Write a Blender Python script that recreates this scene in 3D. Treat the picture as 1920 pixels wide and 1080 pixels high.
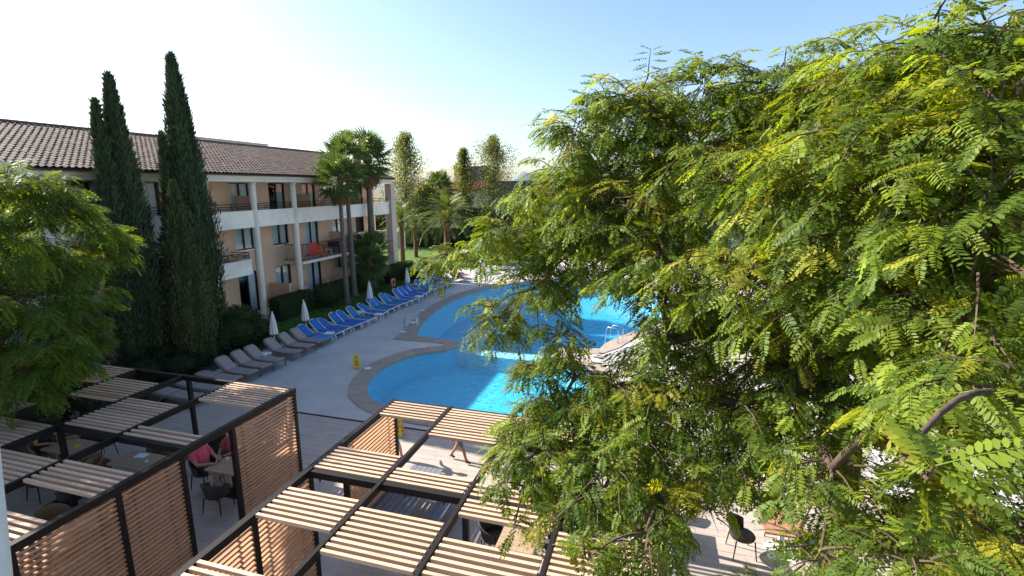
import bpy, bmesh, math, random
import numpy as np
from mathutils import Vector, Matrix, Euler
from mathutils.geometry import tessellate_polygon
R = math.radians
random.seed(7)
RNG = np.random.default_rng(11)
for o in list(bpy.data.objects): bpy.data.objects.remove(o)
SC = bpy.context.scene
COL = SC.collection

# ------------------------------------------------------------------ camera, sky, sun, exposure
CAMH = 7.8; FPX = 940.0; PITCH = math.atan(190 / 940); YAW = R(16.0)
cam = bpy.data.cameras.new('camera'); cam.sensor_width = 36.0; cam.lens = 36.0 * FPX / 1920
cam.clip_start = 0.1; cam.clip_end = 6000
camo = bpy.data.objects.new('camera', cam); COL.objects.link(camo)
camo.location = (0, 0, CAMH); camo.rotation_euler = (R(90) - PITCH, 0, YAW)
SC.camera = camo
SUN_EL = 33.5; SUN_AZ = -6.0         # the sun stands over -X, a little towards +Y
w = bpy.data.worlds.new('World'); SC.world = w; w.use_nodes = True
wn = w.node_tree.nodes; wl = w.node_tree.links
sky = wn.new('ShaderNodeTexSky'); sky.sky_type = 'NISHITA'; sky.sun_disc = False
sky.sun_elevation = R(SUN_EL); sky.sun_rotation = R(-90 - SUN_AZ)
sky.air_density = 1.0; sky.dust_density = 1.5; sky.ozone_density = 2.8; sky.altitude = 0
bg = wn['Background']; bg.inputs[1].default_value = 0.094
wl.new(sky.outputs[0], bg.inputs[0])
sun = bpy.data.lights.new('sun', 'SUN'); sun.energy = 4.8; sun.angle = R(0.53); sun.color = (1.0, 0.94, 0.84)
suno = bpy.data.objects.new('sun', sun); COL.objects.link(suno)
sd = Vector((math.cos(R(SUN_EL)) * math.cos(R(SUN_AZ)), math.cos(R(SUN_EL)) * math.sin(R(SUN_AZ)), -math.sin(R(SUN_EL))))
suno.rotation_euler = sd.to_track_quat('-Z', 'Y').to_euler(); suno.location = (-30, 0, 40)
vs = SC.view_settings; vs.view_transform = 'Standard'; vs.look = 'None'; vs.exposure = 1.5; vs.gamma = 1.0; vs.use_curve_mapping = False
SC.render.engine = 'CYCLES'

# ------------------------------------------------------------------ pixel helpers (1920x1080 photograph pixels -> points)
CF = np.array([-math.sin(YAW) * math.cos(PITCH), math.cos(YAW) * math.cos(PITCH), -math.sin(PITCH)])
CR = np.array([math.cos(YAW), math.sin(YAW), 0.0]); CU = np.cross(CR, CF); CC = np.array([0, 0, CAMH])
def ray(x, y): return CF + CR * (x - 960) / FPX - CU * (y - 540) / FPX
def gz(x, y, z=0.0):
    d = ray(x, y); return CC + d * ((z - CAMH) / d[2])
def onX(x, y, X):
    d = ray(x, y); return CC + d * (X / d[0])
def onY(x, y, Y):
    d = ray(x, y); return CC + d * (Y / d[1])
def atd(x, y, dist):
    d = ray(x, y); return CC + d / np.linalg.norm(d) * dist
def proj(P):
    v = np.asarray(P, float) - CC; wv = v @ CF
    return 960 + FPX * (v @ CR) / wv, 540 - FPX * (v @ CU) / wv, wv

# ------------------------------------------------------------------ materials
def newmat(name):
    m = bpy.data.materials.new(name); m.use_nodes = True
    return m, m.node_tree.nodes, m.node_tree.links, m.node_tree.nodes['Principled BSDF']
def mat(name, col, rough=0.6, var=0.12, scale=6.0, bump=0.0, bscale=40.0, metal=0.0, spec=0.4, stretch=None, objvar=0.0, stain=None):
    m, n, l, b = newmat(name)
    b.inputs['Roughness'].default_value = rough; b.inputs['Metallic'].default_value = metal
    b.inputs['Specular IOR Level'].default_value = spec
    ge = n.new('ShaderNodeNewGeometry'); mp = n.new('ShaderNodeMapping'); l.new(ge.outputs['Position'], mp.inputs[0])
    if stretch: mp.inputs['Scale'].default_value = stretch
    no = n.new('ShaderNodeTexNoise'); no.inputs['Scale'].default_value = scale; no.inputs['Detail'].default_value = 8; no.inputs['Roughness'].default_value = 0.62
    l.new(mp.outputs[0], no.inputs['Vector'])
    mr = n.new('ShaderNodeMapRange'); mr.inputs[1].default_value = 0.25; mr.inputs[2].default_value = 0.75
    mr.inputs[3].default_value = 1 - var; mr.inputs[4].default_value = 1 + var
    l.new(no.outputs['Fac'], mr.inputs[0])
    val = mr.outputs[0]
    if objvar:
        oi = n.new('ShaderNodeObjectInfo'); m2 = n.new('ShaderNodeMapRange')
        m2.inputs[3].default_value = 1 - objvar; m2.inputs[4].default_value = 1 + objvar
        sm = n.new('ShaderNodeMath'); sm.operation = 'ADD'; fc_ = n.new('ShaderNodeMath'); fc_.operation = 'FRACT'
        l.new(oi.outputs['Random'], sm.inputs[0]); l.new(ge.outputs['Random Per Island'], sm.inputs[1]); l.new(sm.outputs[0], fc_.inputs[0]); l.new(fc_.outputs[0], m2.inputs[0])
        mu = n.new('ShaderNodeMath'); mu.operation = 'MULTIPLY'; l.new(val, mu.inputs[0]); l.new(m2.outputs[0], mu.inputs[1]); val = mu.outputs[0]
    vm = n.new('ShaderNodeVectorMath'); vm.operation = 'SCALE'; vm.inputs[0].default_value = col[:3]
    l.new(val, vm.inputs['Scale']); out = vm.outputs[0]
    if stain:
        n2 = n.new('ShaderNodeTexNoise'); n2.inputs['Scale'].default_value = stain[1]; n2.inputs['Detail'].default_value = 5
        l.new(ge.outputs['Position'], n2.inputs['Vector'])
        r2 = n.new('ShaderNodeMapRange'); r2.inputs[1].default_value = 0.5; r2.inputs[2].default_value = 0.72; r2.inputs[4].default_value = stain[2]
        l.new(n2.outputs['Fac'], r2.inputs[0])
        mx = n.new('ShaderNodeMix'); mx.data_type = 'RGBA'; l.new(r2.outputs[0], mx.inputs[0]); l.new(out, mx.inputs[6]); mx.inputs[7].default_value = (*stain[0], 1)
        out = mx.outputs[2]
    l.new(out, b.inputs['Base Color'])
    if bump:
        n3 = n.new('ShaderNodeTexNoise'); n3.inputs['Scale'].default_value = bscale; n3.inputs['Detail'].default_value = 6
        l.new(mp.outputs[0], n3.inputs['Vector'])
        bp = n.new('ShaderNodeBump'); bp.inputs['Strength'].default_value = bump; bp.inputs['Distance'].default_value = 0.02
        l.new(n3.outputs['Fac'], bp.inputs['Height']); l.new(bp.outputs[0], b.inputs['Normal'])
    return m
def leafmat(name, rough=0.45, trans=0.45, tcol=(1.25, 1.2, 0.45), spec=0.35):
    """leaf colour comes from the mesh attribute Col; thin leaves let light through"""
    m, n, l, b = newmat(name)
    at = n.new('ShaderNodeAttribute'); at.attribute_name = 'Col'
    b.inputs['Roughness'].default_value = rough; b.inputs['Specular IOR Level'].default_value = spec
    l.new(at.outputs['Color'], b.inputs['Base Color'])
    tr = n.new('ShaderNodeBsdfTranslucent')
    mu = n.new('ShaderNodeVectorMath'); mu.operation = 'MULTIPLY'; mu.inputs[1].default_value = tcol
    l.new(at.outputs['Color'], mu.inputs[0]); l.new(mu.outputs[0], tr.inputs['Color'])
    mx = n.new('ShaderNodeMixShader'); mx.inputs[0].default_value = trans
    l.new(b.outputs[0], mx.inputs[1]); l.new(tr.outputs[0], mx.inputs[2])
    l.new(mx.outputs[0], n['Material Output'].inputs['Surface'])
    return m
M = {}
M['stucco'] = mat('stucco', (0.62, 0.39, 0.255), 0.85, 0.10, 1.2, 0.25, 60, stain=((0.50, 0.33, 0.225), 0.5, 0.5))
M['white'] = mat('white_render', (0.90, 0.77, 0.65), 0.8, 0.07, 1.5, 0.15, 60, stain=((0.42, 0.38, 0.33), 0.8, 0.35))
M['cream'] = mat('cream_render', (0.76, 0.64, 0.51), 0.8, 0.07, 1.5, 0.15, 60, stain=((0.40, 0.34, 0.27), 0.8, 0.3))
M['greycol'] = mat('grey_render', (0.50, 0.42, 0.36), 0.85, 0.08, 1.5, 0.15, 60)
M['tile'] = mat('clay_tile', (0.135, 0.088, 0.068), 0.8, 0.30, 2.5, 0.3, 50, objvar=0.32, stain=((0.085, 0.06, 0.05), 1.1, 0.65))
M['underlay'] = mat('roof_underlay', (0.06, 0.04, 0.035), 0.9)
M['redtile'] = mat('red_tile', (0.40, 0.13, 0.075), 0.8, 0.2, 4)
M['dark'] = mat('dark_metal', (0.016, 0.012, 0.011), 0.6, 0.25, 8, spec=0.18)
M['frame'] = mat('dark_frame', (0.02, 0.018, 0.017), 0.4, 0.1)
M['slat'] = mat('timber_slat', (0.56, 0.37, 0.245), 0.65, 0.22, 5.0, 0.25, 30, stretch=(0.35, 4, 4), objvar=0.16)
M['slatv'] = mat('timber_slat_screen', (0.47, 0.25, 0.135), 0.65, 0.22, 5.0, 0.25, 30, stretch=(4, 0.35, 4), objvar=0.10)
M['deck'] = mat('brushed_concrete', (0.46, 0.43, 0.405), 0.85, 0.16, 0.8, 0.25, 50, stain=((0.33, 0.31, 0.295), 0.35, 0.7))
M['plank'] = mat('wood_look_paver', (0.385, 0.32, 0.275), 0.6, 0.16, 4.0, 0.12, 40, stretch=(0.5, 6, 1), objvar=0.07, stain=((0.27, 0.235, 0.21), 0.9, 0.35))
M['grout'] = mat('grout', (0.20, 0.175, 0.155), 0.9)
M['coping'] = mat('coping_stone', (0.31, 0.25, 0.20), 0.85, 0.15, 3.0, 0.3, 60, objvar=0.06, stain=((0.24, 0.19, 0.15), 1.3, 0.5))
M['poolpaint'] = mat('pool_paint', (0.10, 0.53, 0.72), 0.7, 0.06, 2.0)
M['pooldeep'] = mat('pool_paint_deep', (0.06, 0.47, 0.70), 0.7, 0.06, 2.0)
M['poolwhite'] = mat('pool_white', (0.55, 0.66, 0.70), 0.7, 0.05, 2.0)
M['soil'] = mat('soil', (0.075, 0.06, 0.04), 0.95, 0.3, 2.0, 0.4, 12)
M['ground'] = mat('dry_ground', (0.13, 0.12, 0.06), 0.95, 0.3, 0.3, 0.4, 6)
M['lawn'] = mat('lawn_turf', (0.10, 0.165, 0.035), 0.95, 0.35, 1.6, 0.6, 30, stain=((0.14, 0.165, 0.045), 0.5, 0.5))
M['path'] = mat('path_stone', (0.42, 0.37, 0.32), 0.9, 0.12, 1.0, 0.2, 30)
M['bark'] = mat('bark', (0.085, 0.055, 0.038), 0.9, 0.35, 6, 0.8, 18, stretch=(1, 1, 0.3))
M['palmbark'] = mat('palm_bark', (0.15, 0.12, 0.095), 0.95, 0.3, 5, 0.8, 14, stretch=(1, 1, 3))
M['palmbase'] = mat('palm_boots', (0.12, 0.07, 0.04), 0.95, 0.3, 5, 0.8, 14)
M['poplarbark'] = mat('poplar_bark', (0.24, 0.22, 0.19), 0.9, 0.3, 5, 0.5, 14)
M['leaf'] = leafmat('leaf', 0.48, 0.54, (1.55, 1.38, 0.3), 0.22)
M['leafdull'] = leafmat('leaf_dull', 0.6, 0.30, (1.1, 1.1, 0.5), 0.2)
M['cyp'] = leafmat('cypress_leaf', 0.75, 0.12, (1, 1, 0.6), 0.15)
M['frond'] = leafmat('frond', 0.45, 0.35, (1.2, 1.15, 0.5))
M['blue'] = mat('blue_mesh_fabric', (0.018, 0.12, 0.40), 0.75, 0.08, 10, 0.1, 200)
M['teal'] = mat('teal_mesh_fabric', (0.014, 0.16, 0.34), 0.75, 0.08, 10, 0.1, 200)
M['taupe'] = mat('taupe_fabric', (0.30, 0.245, 0.22), 0.85, 0.08, 8, 0.1, 200)
M['taupeframe'] = mat('taupe_plastic', (0.16, 0.135, 0.125), 0.5, 0.05)
M['plastic'] = mat('white_plastic', (0.72, 0.72, 0.72), 0.45, 0.04, 4)
M['canvas'] = mat('white_canvas', (0.70, 0.66, 0.62), 0.9, 0.06, 4, 0.15, 40)
M['rattan'] = mat('dark_rattan', (0.045, 0.033, 0.028), 0.6, 0.35, 60, 0.5, 90)
M['tanrattan'] = mat('tan_rattan', (0.22, 0.125, 0.06), 0.6, 0.3, 60, 0.5, 90)
M['tabletop'] = mat('table_wood', (0.36, 0.25, 0.165), 0.55, 0.18, 4, 0.1, 30, stretch=(5, 0.6, 1))
M['redtop'] = mat('table_wood_red', (0.33, 0.17, 0.095), 0.55, 0.18, 4, 0.1, 30, stretch=(5, 0.6, 1))
M['greyboard'] = mat('grey_board', (0.15, 0.16, 0.18), 0.6, 0.15, 4, 0.1, 30, stretch=(5, 0.6, 1))
M['steel'] = mat('stainless', (0.62, 0.62, 0.62), 0.18, 0.03, metal=1.0)
M['yellow'] = mat('yellow_plastic', (0.72, 0.42, 0.015), 0.4, 0.05)
M['black'] = mat('black_print', (0.02, 0.02, 0.02), 0.6, 0.05)
M['red'] = mat('red_print', (0.55, 0.03, 0.02), 0.6, 0.05)
M['orange'] = mat('orange_buoy', (0.62, 0.11, 0.025), 0.5, 0.06)
M['skin'] = mat('skin', (0.44, 0.235, 0.155), 0.55, 0.06, 8)
M['skin2'] = mat('skin_tanned', (0.36, 0.165, 0.095), 0.55, 0.06, 8)
M['hair'] = mat('hair_dark', (0.035, 0.022, 0.016), 0.6, 0.3, 40)
M['hair2'] = mat('hair_grey', (0.16, 0.13, 0.11), 0.6, 0.3, 40)
M['pink'] = mat('pink_cotton', (0.66, 0.10, 0.155), 0.9, 0.10, 8, 0.2, 30)
M['coral'] = mat('coral_cotton', (0.50, 0.105, 0.09), 0.9, 0.12, 8, 0.2, 30)
M['whitecloth'] = mat('white_cotton', (0.66, 0.66, 0.68), 0.9, 0.08, 8)
M['navy'] = mat('navy_cotton', (0.02, 0.022, 0.04), 0.9, 0.1, 8)
M['shorts'] = mat('patterned_shorts', (0.13, 0.125, 0.12), 0.9, 0.75, 22, stain=((0.5, 0.48, 0.45), 14, 0.8))
M['sandal'] = mat('sandal', (0.05, 0.03, 0.025), 0.7)
M['redcloth'] = mat('red_cotton', (0.50, 0.05, 0.03), 0.9, 0.1, 8)
M['towelblue'] = mat('blue_towel', (0.04, 0.24, 0.52), 0.95, 0.35, 14, 0.5, 60, stretch=(0.3, 3, 1))
M['towelteal'] = mat('aqua_towel', (0.08, 0.42, 0.48), 0.95, 0.2, 10, 0.5, 60)
M['towelpink'] = mat('pink_towel', (0.62, 0.14, 0.19), 0.95, 0.3, 14, 0.5, 60)
M['towelcream'] = mat('cream_towel', (0.62, 0.55, 0.42), 0.95, 0.2, 10, 0.5, 60)
M['greystone'] = mat('dark_cladding', (0.10, 0.105, 0.115), 0.8, 0.15, 0.6, 0.3, 8)
M['farwall'] = mat('far_wall', (0.62, 0.58, 0.53), 0.85, 0.06, 0.5)
M['mountain'] = mat('mountain', (0.16, 0.19, 0.20), 1.0, 0.2, 0.01)
M['curtain'] = mat('curtain', (0.80, 0.80, 0.79), 0.95, 0.08, 3)
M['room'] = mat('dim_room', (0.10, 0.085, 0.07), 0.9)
M['paper'] = mat('paper', (0.72, 0.74, 0.78), 0.8, 0.03)
M['ceramic'] = mat('ceramic', (0.75, 0.74, 0.72), 0.3, 0.02)
def glassmat(name, tint, ior=1.5, rough=0.0, dens=0.75, boost=1.0):
    m, n, l, b = newmat(name); n.remove(b)
    tr = n.new('ShaderNodeBsdfTransparent'); tr.inputs[0].default_value = (*tint, 1)
    gl = n.new('ShaderNodeBsdfGlossy'); gl.inputs['Roughness'].default_value = rough
    fr = n.new('ShaderNodeLayerWeight'); fr.inputs['Blend'].default_value = 0.5      # |N.I|, so both faces of a sheet reflect alike
    pw = n.new('ShaderNodeMath'); pw.operation = 'POWER'; pw.inputs[1].default_value = 5.0; l.new(fr.outputs['Facing'], pw.inputs[0])
    f0 = ((ior - 1) / (ior + 1)) ** 2; ma = n.new('ShaderNodeMath'); ma.operation = 'MULTIPLY_ADD'; ma.inputs[1].default_value = 1 - f0; ma.inputs[2].default_value = f0; l.new(pw.outputs[0], ma.inputs[0])
    mx = n.new('ShaderNodeMixShader'); l.new(ma.outputs[0], mx.inputs[0]); l.new(tr.outputs[0], mx.inputs[1]); l.new(gl.outputs[0], mx.inputs[2])
    l.new(mx.outputs[0], n['Material Output'].inputs['Surface'])
    return m, n, l, gl, fr
M['glass'] = glassmat('window_glass', (0.86, 0.89, 0.90), 1.6)[0]
M['bulb'] = glassmat('bulb_glass', (0.9, 0.9, 0.88), 1.5)[0]
M['drink'] = mat('drink', (0.40, 0.10, 0.02), 0.2, 0.05)
mw, n, l, gl, fr = glassmat('pool_water', (0.66, 0.92, 0.98), 1.33, 0.02)
tc = n.new('ShaderNodeTexCoord')
n1 = n.new('ShaderNodeTexNoise'); n1.inputs['Scale'].default_value = 2.6; n1.inputs['Detail'].default_value = 4; n1.inputs['Distortion'].default_value = 0.8
n2 = n.new('ShaderNodeTexNoise'); n2.inputs['Scale'].default_value = 9.0; n2.inputs['Detail'].default_value = 3; n2.inputs['Distortion'].default_value = 1.2
l.new(tc.outputs['Object'], n1.inputs['Vector']); l.new(tc.outputs['Object'], n2.inputs['Vector'])
ad = n.new('ShaderNodeMath'); ad.operation = 'MULTIPLY_ADD'; ad.inputs[1].default_value = 0.35; l.new(n2.outputs['Fac'], ad.inputs[0]); l.new(n1.outputs['Fac'], ad.inputs[2])
bp = n.new('ShaderNodeBump'); bp.inputs['Strength'].default_value = 1.0; bp.inputs['Distance'].default_value = 0.16
l.new(ad.outputs[0], bp.inputs['Height']); l.new(bp.outputs[0], gl.inputs['Normal']); l.new(bp.outputs[0], fr.inputs['Normal'])
M['water'] = mw

# ------------------------------------------------------------------ mesh and object helpers
class MB:
    """collects simple shapes and builds them as one mesh object"""
    def __init__(s): s.v = []; s.f = []
    def add(s, vs, fs):
        k = len(s.v); s.v += [tuple(map(float, p)) for p in vs]; s.f += [tuple(i + k for i in f) for f in fs]; return s
    def box(s, x0, x1, y0, y1, z0, z1):
        return s.add([(x0, y0, z0), (x1, y0, z0), (x1, y1, z0), (x0, y1, z0), (x0, y0, z1), (x1, y0, z1), (x1, y1, z1), (x0, y1, z1)],
                     [(3, 2, 1, 0), (4, 5, 6, 7), (0, 1, 5, 4), (1, 2, 6, 5), (2, 3, 7, 6), (3, 0, 4, 7)])
    def obox(s, c, size, rot=(0, 0, 0)):
        Mx = Euler(rot).to_matrix(); hx, hy, hz = [q / 2 for q in size]; c = Vector(c)
        P = [c + Mx @ Vector((a * hx, b * hy, d * hz)) for d in (-1, 1) for a, b in ((-1, -1), (1, -1), (1, 1), (-1, 1))]
        return s.add(P, [(3, 2, 1, 0), (4, 5, 6, 7), (0, 1, 5, 4), (1, 2, 6, 5), (2, 3, 7, 6), (3, 0, 4, 7)])
    def tube(s, pts, rad, n=8, cap=True):
        pts = [Vector(p) for p in pts]
        if not hasattr(rad, '__len__'): rad = [rad] * len(pts)
        up = Vector((0, 0, 1)); rings = []
        t0 = (pts[1] - pts[0]).normalized()
        a = t0.cross(up if abs(t0.z) < 0.95 else Vector((1, 0, 0))).normalized()
        for i, p in enumerate(pts):
            t = (pts[min(i + 1, len(pts) - 1)] - pts[max(i - 1, 0)]).normalized()
            a = (a - t * a.dot(t)).normalized(); b = t.cross(a)
            rings.append([p + (a * math.cos(2 * math.pi * k / n) + b * math.sin(2 * math.pi * k / n)) * rad[i] for k in range(n)])
        vs = [q for r_ in rings for q in r_]; fs = []
        for i in range(len(pts) - 1):
            for k in range(n): fs.append((i * n + k, i * n + (k + 1) % n, (i + 1) * n + (k + 1) % n, (i + 1) * n + k))
        if cap: fs.append(tuple(range(n - 1, -1, -1))); fs.append(tuple((len(pts) - 1) * n + k for k in range(n)))
        return s.add(vs, fs)
    def lathe(s, prof, n=16, c=(0, 0, 0), wob=None):
        vs = []; fs = []
        for i, (r_, z) in enumerate(prof):
            for k in range(n):
                a = 2 * math.pi * k / n; q = r_ * (wob(a, i) if wob else 1)
                vs.append((c[0] + q * math.cos(a), c[1] + q * math.sin(a), c[2] + z))
        for i in range(len(prof) - 1):
            for k in range(n): fs.append((i * n + k, i * n + (k + 1) % n, (i + 1) * n + (k + 1) % n, (i + 1) * n + k))
        fs.append(tuple(range(n - 1, -1, -1))); fs.append(tuple((len(prof) - 1) * n + k for k in range(n)))
        return s.add(vs, fs)
    def sheet(s, rows, thick=0.0):
        """grid of points (list of rows); thick > 0 gives it a back"""
        nr, nc = len(rows), len(rows[0]); P = [Vector(p) for r_ in rows for p in r_]
        fs = [(i * nc + j, i * nc + j + 1, (i + 1) * nc + j + 1, (i + 1) * nc + j) for i in range(nr - 1) for j in range(nc - 1)]
        if not thick: return s.add(P, fs)
        N = [Vector() for _ in P]
        for f in fs:
            q = (P[f[1]] - P[f[0]]).cross(P[f[3]] - P[f[0]])
            if q.length > 0:
                q.normalize()
                for i in f: N[i] += q
        B = [p - (nn.normalized() if nn.length else nn) * thick for p, nn in zip(P, N)]; k = len(P)
        fs2 = fs + [tuple(i + k for i in reversed(f)) for f in fs]
        edge = [j for j in range(nc)] + [i * nc + nc - 1 for i in range(1, nr)] + [(nr - 1) * nc + j for j in range(nc - 2, -1, -1)] + [i * nc for i in range(nr - 2, 0, -1)]
        for a, b in zip(edge, edge[1:] + edge[:1]): fs2.append((b, a, a + k, b + k))
        return s.add(P + B, fs2)
    def mesh(s, name, m, smooth=False):
        me = bpy.data.meshes.new(name); me.from_pydata(s.v, [], s.f); me.update()
        if m: me.materials.append(M[m] if isinstance(m, str) else m)
        if smooth: me.polygons.foreach_set('use_smooth', [True] * len(me.polygons))
        return me
    def build(s, name, m, parent=None, loc=(0, 0, 0), smooth=False, bevel=0.0):
        o = put(name, s.mesh(name, m, smooth), parent, loc)
        if bevel:
            bv = o.modifiers.new('bevel', 'BEVEL'); bv.width = bevel; bv.segments = 2; bv.limit_method = 'ANGLE'
        return o
def put(name, me, parent=None, loc=(0, 0, 0), rot=(0, 0, 0)):
    o = bpy.data.objects.new(name, me); COL.objects.link(o); o.location = loc; o.rotation_euler = rot
    if parent: o.parent = parent
    return o
def tag(o, label=None, cat=None, group=None, kind=None):
    if label: o['label'] = label
    if cat: o['category'] = cat
    if group: o['group'] = group
    if kind: o['kind'] = kind
    return o
def thing(name, label, cat, loc=(0, 0, 0), rz=0, group=None):
    o = bpy.data.objects.new(name, None); COL.objects.link(o); o.location = loc; o.rotation_euler = (0, 0, rz); o.empty_display_size = 0.1
    return tag(o, label, cat, group)
KIDS = {}
def kids(o):
    return [c for c in o.children]
def dup(root, loc, rz=None, label=None, group=None):
    r = root.copy(); COL.objects.link(r); r.location = loc
    if rz is not None: r.rotation_euler = (0, 0, rz)
    tag(r, label, None, group)
    for ch in kids(root):
        c = ch.copy(); COL.objects.link(c); c.parent = r
        for g in kids(ch):
            d = g.copy(); COL.objects.link(d); d.parent = c
    return r
def npmesh(name, V, Fc, m, col=None, smooth=False):
    """big mesh from arrays: V (n,3), Fc (f,k) faces of equal size, col (n,3) -> attribute Col"""
    me = bpy.data.meshes.new(name); V = np.asarray(V, np.float32); Fc = np.asarray(Fc, np.int32); f, k = Fc.shape
    me.vertices.add(len(V)); me.vertices.foreach_set('co', V.ravel())
    me.loops.add(f * k); me.loops.foreach_set('vertex_index', Fc.ravel())
    me.polygons.add(f); me.polygons.foreach_set('loop_start', np.arange(0, f * k, k, dtype=np.int32)); me.polygons.foreach_set('loop_total', np.full(f, k, np.int32))
    if smooth: me.polygons.foreach_set('use_smooth', np.ones(f, bool))
    if col is not None:
        a = me.attributes.new('Col', 'FLOAT_COLOR', 'POINT'); c = np.ones((len(V), 4), np.float32); c[:, :3] = col
        a.data.foreach_set('color', c.ravel())
    me.materials.append(M[m]); me.update(); me.validate()
    if not smooth: me.shade_flat()
    return me
def poly_sheet(name, outer, holes, z, m, parent=None):
    loops = [[Vector((x, y, 0)) for x, y in lp] for lp in [outer] + holes]
    tris = tessellate_polygon(loops); P = [p for lp in loops for p in lp]
    b = MB(); fs = []
    for t in tris:
        a, c, d = (P[i] for i in t)
        fs.append(t if (c - a).cross(d - a).z > 0 else t[::-1])
    b.add([(p.x, p.y, z) for p in P], fs)
    return b.build(name, m, parent)
def biggest(items, posf, sizef=None, n=300):
    """split items into the n that show largest in the picture and the rest"""
    sc = []
    for i, it in enumerate(items):
        x, y, d = proj(posf(it))
        s = -1e9 if d < 0.3 or x < -150 or x > 2070 or y < -150 or y > 1230 else 1.0 / d
        sc.append((s, i))
    sc.sort(reverse=True); top = set(i for s, i in sc[:n] if s > -1e8)
    return [it for i, it in enumerate(items) if i in top], [it for i, it in enumerate(items) if i not in top]
# ------------------------------------------------------------------ the pool, decks and ground
PAIRS = [  # (inner x, y, outer x, y, corner)
 (-9.10, 22.60, -9.95, 22.28, 1), (-9.15, 22.20, -9.97, 22.15, 1), (-9.55, 21.48, -9.97, 22.02, 0), (-10.62, 20.56, -11.15, 21.15, 0), (-11.08, 19.29, -11.85, 19.5, 0),
 (-11.21, 18.02, -11.95, 17.9, 0), (-10.83, 16.67, -11.45, 16.3, 0), (-10.35, 15.9, -10.9, 15.4, 0), (-9.74, 15.32, -10.0, 14.7, 0), (-8.6, 14.95, -8.75, 14.22, 0),
 (-7.0, 14.75, -7.0, 14.02, 0), (-5.2, 14.9, -5.0, 14.2, 0), (-3.4, 15.5, -3.0, 14.9, 0), (-2.1, 16.7, -1.5, 16.3, 0), (-1.6, 18.4, -0.85, 18.4, 0), (-2.0, 20.2, -1.3, 20.5, 0),
 (-3.0, 21.4, -2.6, 22.0, 0), (-4.1, 21.9, -3.7, 22.55, 1), (-4.5, 22.6, -3.68, 22.72, 1), (-4.1, 23.35, -3.62, 22.85, 1), (-2.35, 23.75, -2.2, 22.95, 1), (-2.2, 24.6, -1.4, 24.2, 1),
 (-1.6, 26.0, -0.85, 25.7, 0), (-0.3, 28.3, 0.4, 28.0, 0), (0.9, 31, 1.65, 30.8, 0), (1.3, 34, 2.05, 34, 0), (0.9, 37, 1.6, 37.4, 0), (-0.6, 39.8, 0, 40.4, 0),
 (-3.2, 41.8, -3, 42.6, 0), (-6.2, 42.2, -6.3, 43, 0), (-9.2, 40.9, -9.6, 41.6, 0), (-11.4, 38.5, -12.0, 39.0, 0), (-12.56, 36.03, -13.3, 36.4, 0), (-13.34, 32.74, -14.1, 32.9, 0),
 (-13.38, 29.26, -14.15, 29.1, 0), (-12.89, 26.14, -13.6, 25.9, 0), (-12.3, 24.2, -13.0, 23.8, 0), (-12.07, 23.3, -12.85, 22.4, 1), (-10.8, 23.15, -10.8, 22.42, 1), (-9.49, 22.95, -9.97, 22.40, 1)]
PA = np.array(PAIRS); NP_ = len(PA); ring = []
for i in range(NP_):
    p0, p1, p2, p3 = PA[i - 1], PA[i], PA[(i + 1) % NP_], PA[(i + 2) % NP_]
    L = np.hypot(*(p2[:2] - p1[:2])); k = max(1, int(round(L / 0.62)))
    m1 = (p2 - p1) if p1[4] else (p2 - p0) / 2
    m2 = (p2 - p1) if p2[4] else (p3 - p1) / 2
    for j in range(k):
        t = j / k; h = (2 * t**3 - 3 * t**2 + 1) * p1 + (t**3 - 2 * t**2 + t) * m1 + (-2 * t**3 + 3 * t**2) * p2 + (t**3 - t**2) * m2
        ring.append(h[:4])
ring = np.array(ring); NI = len(ring)
inner = [tuple(q[:2]) for q in ring]; outer = [tuple(q[2:]) for q in ring]
hole = [tuple(q[2:] * 0.9 + q[:2] * 0.1) for q in ring]
o = poly_sheet('ground', [(-1500, -60), (1500, -60), (1500, 3000), (-1500, 3000)], [hole], -0.05, 'ground'); tag(o, kind='structure')
# deck
o = poly_sheet('pool_deck', [(-18.0, 13.78), (9.5, 13.78), (9.5, 55), (-12.0, 55), (-13.5, 49), (-18.3, 44.0), (-18.0, 40.6), (-18.0, 33)], [hole], 0.0, 'deck'); tag(o, kind='structure')
dk = MB()
dk.box(-18.0, 9.5, 13.70, 13.775, -0.04, 0.012); o = dk.build('deck_drain', 'dark'); tag(o, kind='structure')
# coping stones
cop = tag(put('pool_coping', None), kind='structure')
gapf = 0.012
for i in range(NI):
    a, b = ring[i], ring[(i + 1) % NI]
    La = max(np.hypot(*(b[:2] - a[:2])), np.hypot(*(b[2:] - a[2:])), 0.05); g = min(0.3, gapf / La / 2)
    ai, bi, ao, bo = a[:2] + (b[:2] - a[:2]) * g, b[:2] - (b[:2] - a[:2]) * g, a[2:] + (b[2:] - a[2:]) * g, b[2:] - (b[2:] - a[2:]) * g
    ctr = (ai + bi + ao + bo) / 4; zt = 0.035 + random.uniform(-0.002, 0.002)
    q = MB(); ce = lambda p, s_: ctr + (p - ctr) * s_
    base = [(*(p - ctr), -0.09) for p in (ai, bi, bo, ao)]; mid = [(*(p - ctr), zt - 0.012) for p in (ai, bi, bo, ao)]; top = [(*((p - ctr) * 0.975), zt) for p in (ai, bi, bo, ao)]
    fs = [(k, (k + 1) % 4, (k + 1) % 4 + 4, k + 4) for k in range(4)] + [(k + 4, (k + 1) % 4 + 4, (k + 1) % 4 + 8, k + 8) for k in range(4)] + [(8, 9, 10, 11), (3, 2, 1, 0)]
    area = 0.5 * sum(base[k][0] * base[(k + 1) % 4][1] - base[(k + 1) % 4][0] * base[k][1] for k in range(4))
    if area < 0: fs = [f[::-1] for f in fs]
    q.add(base + mid + top, fs); q.build('coping_stone', 'coping', cop, (*ctr, 0))
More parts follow.
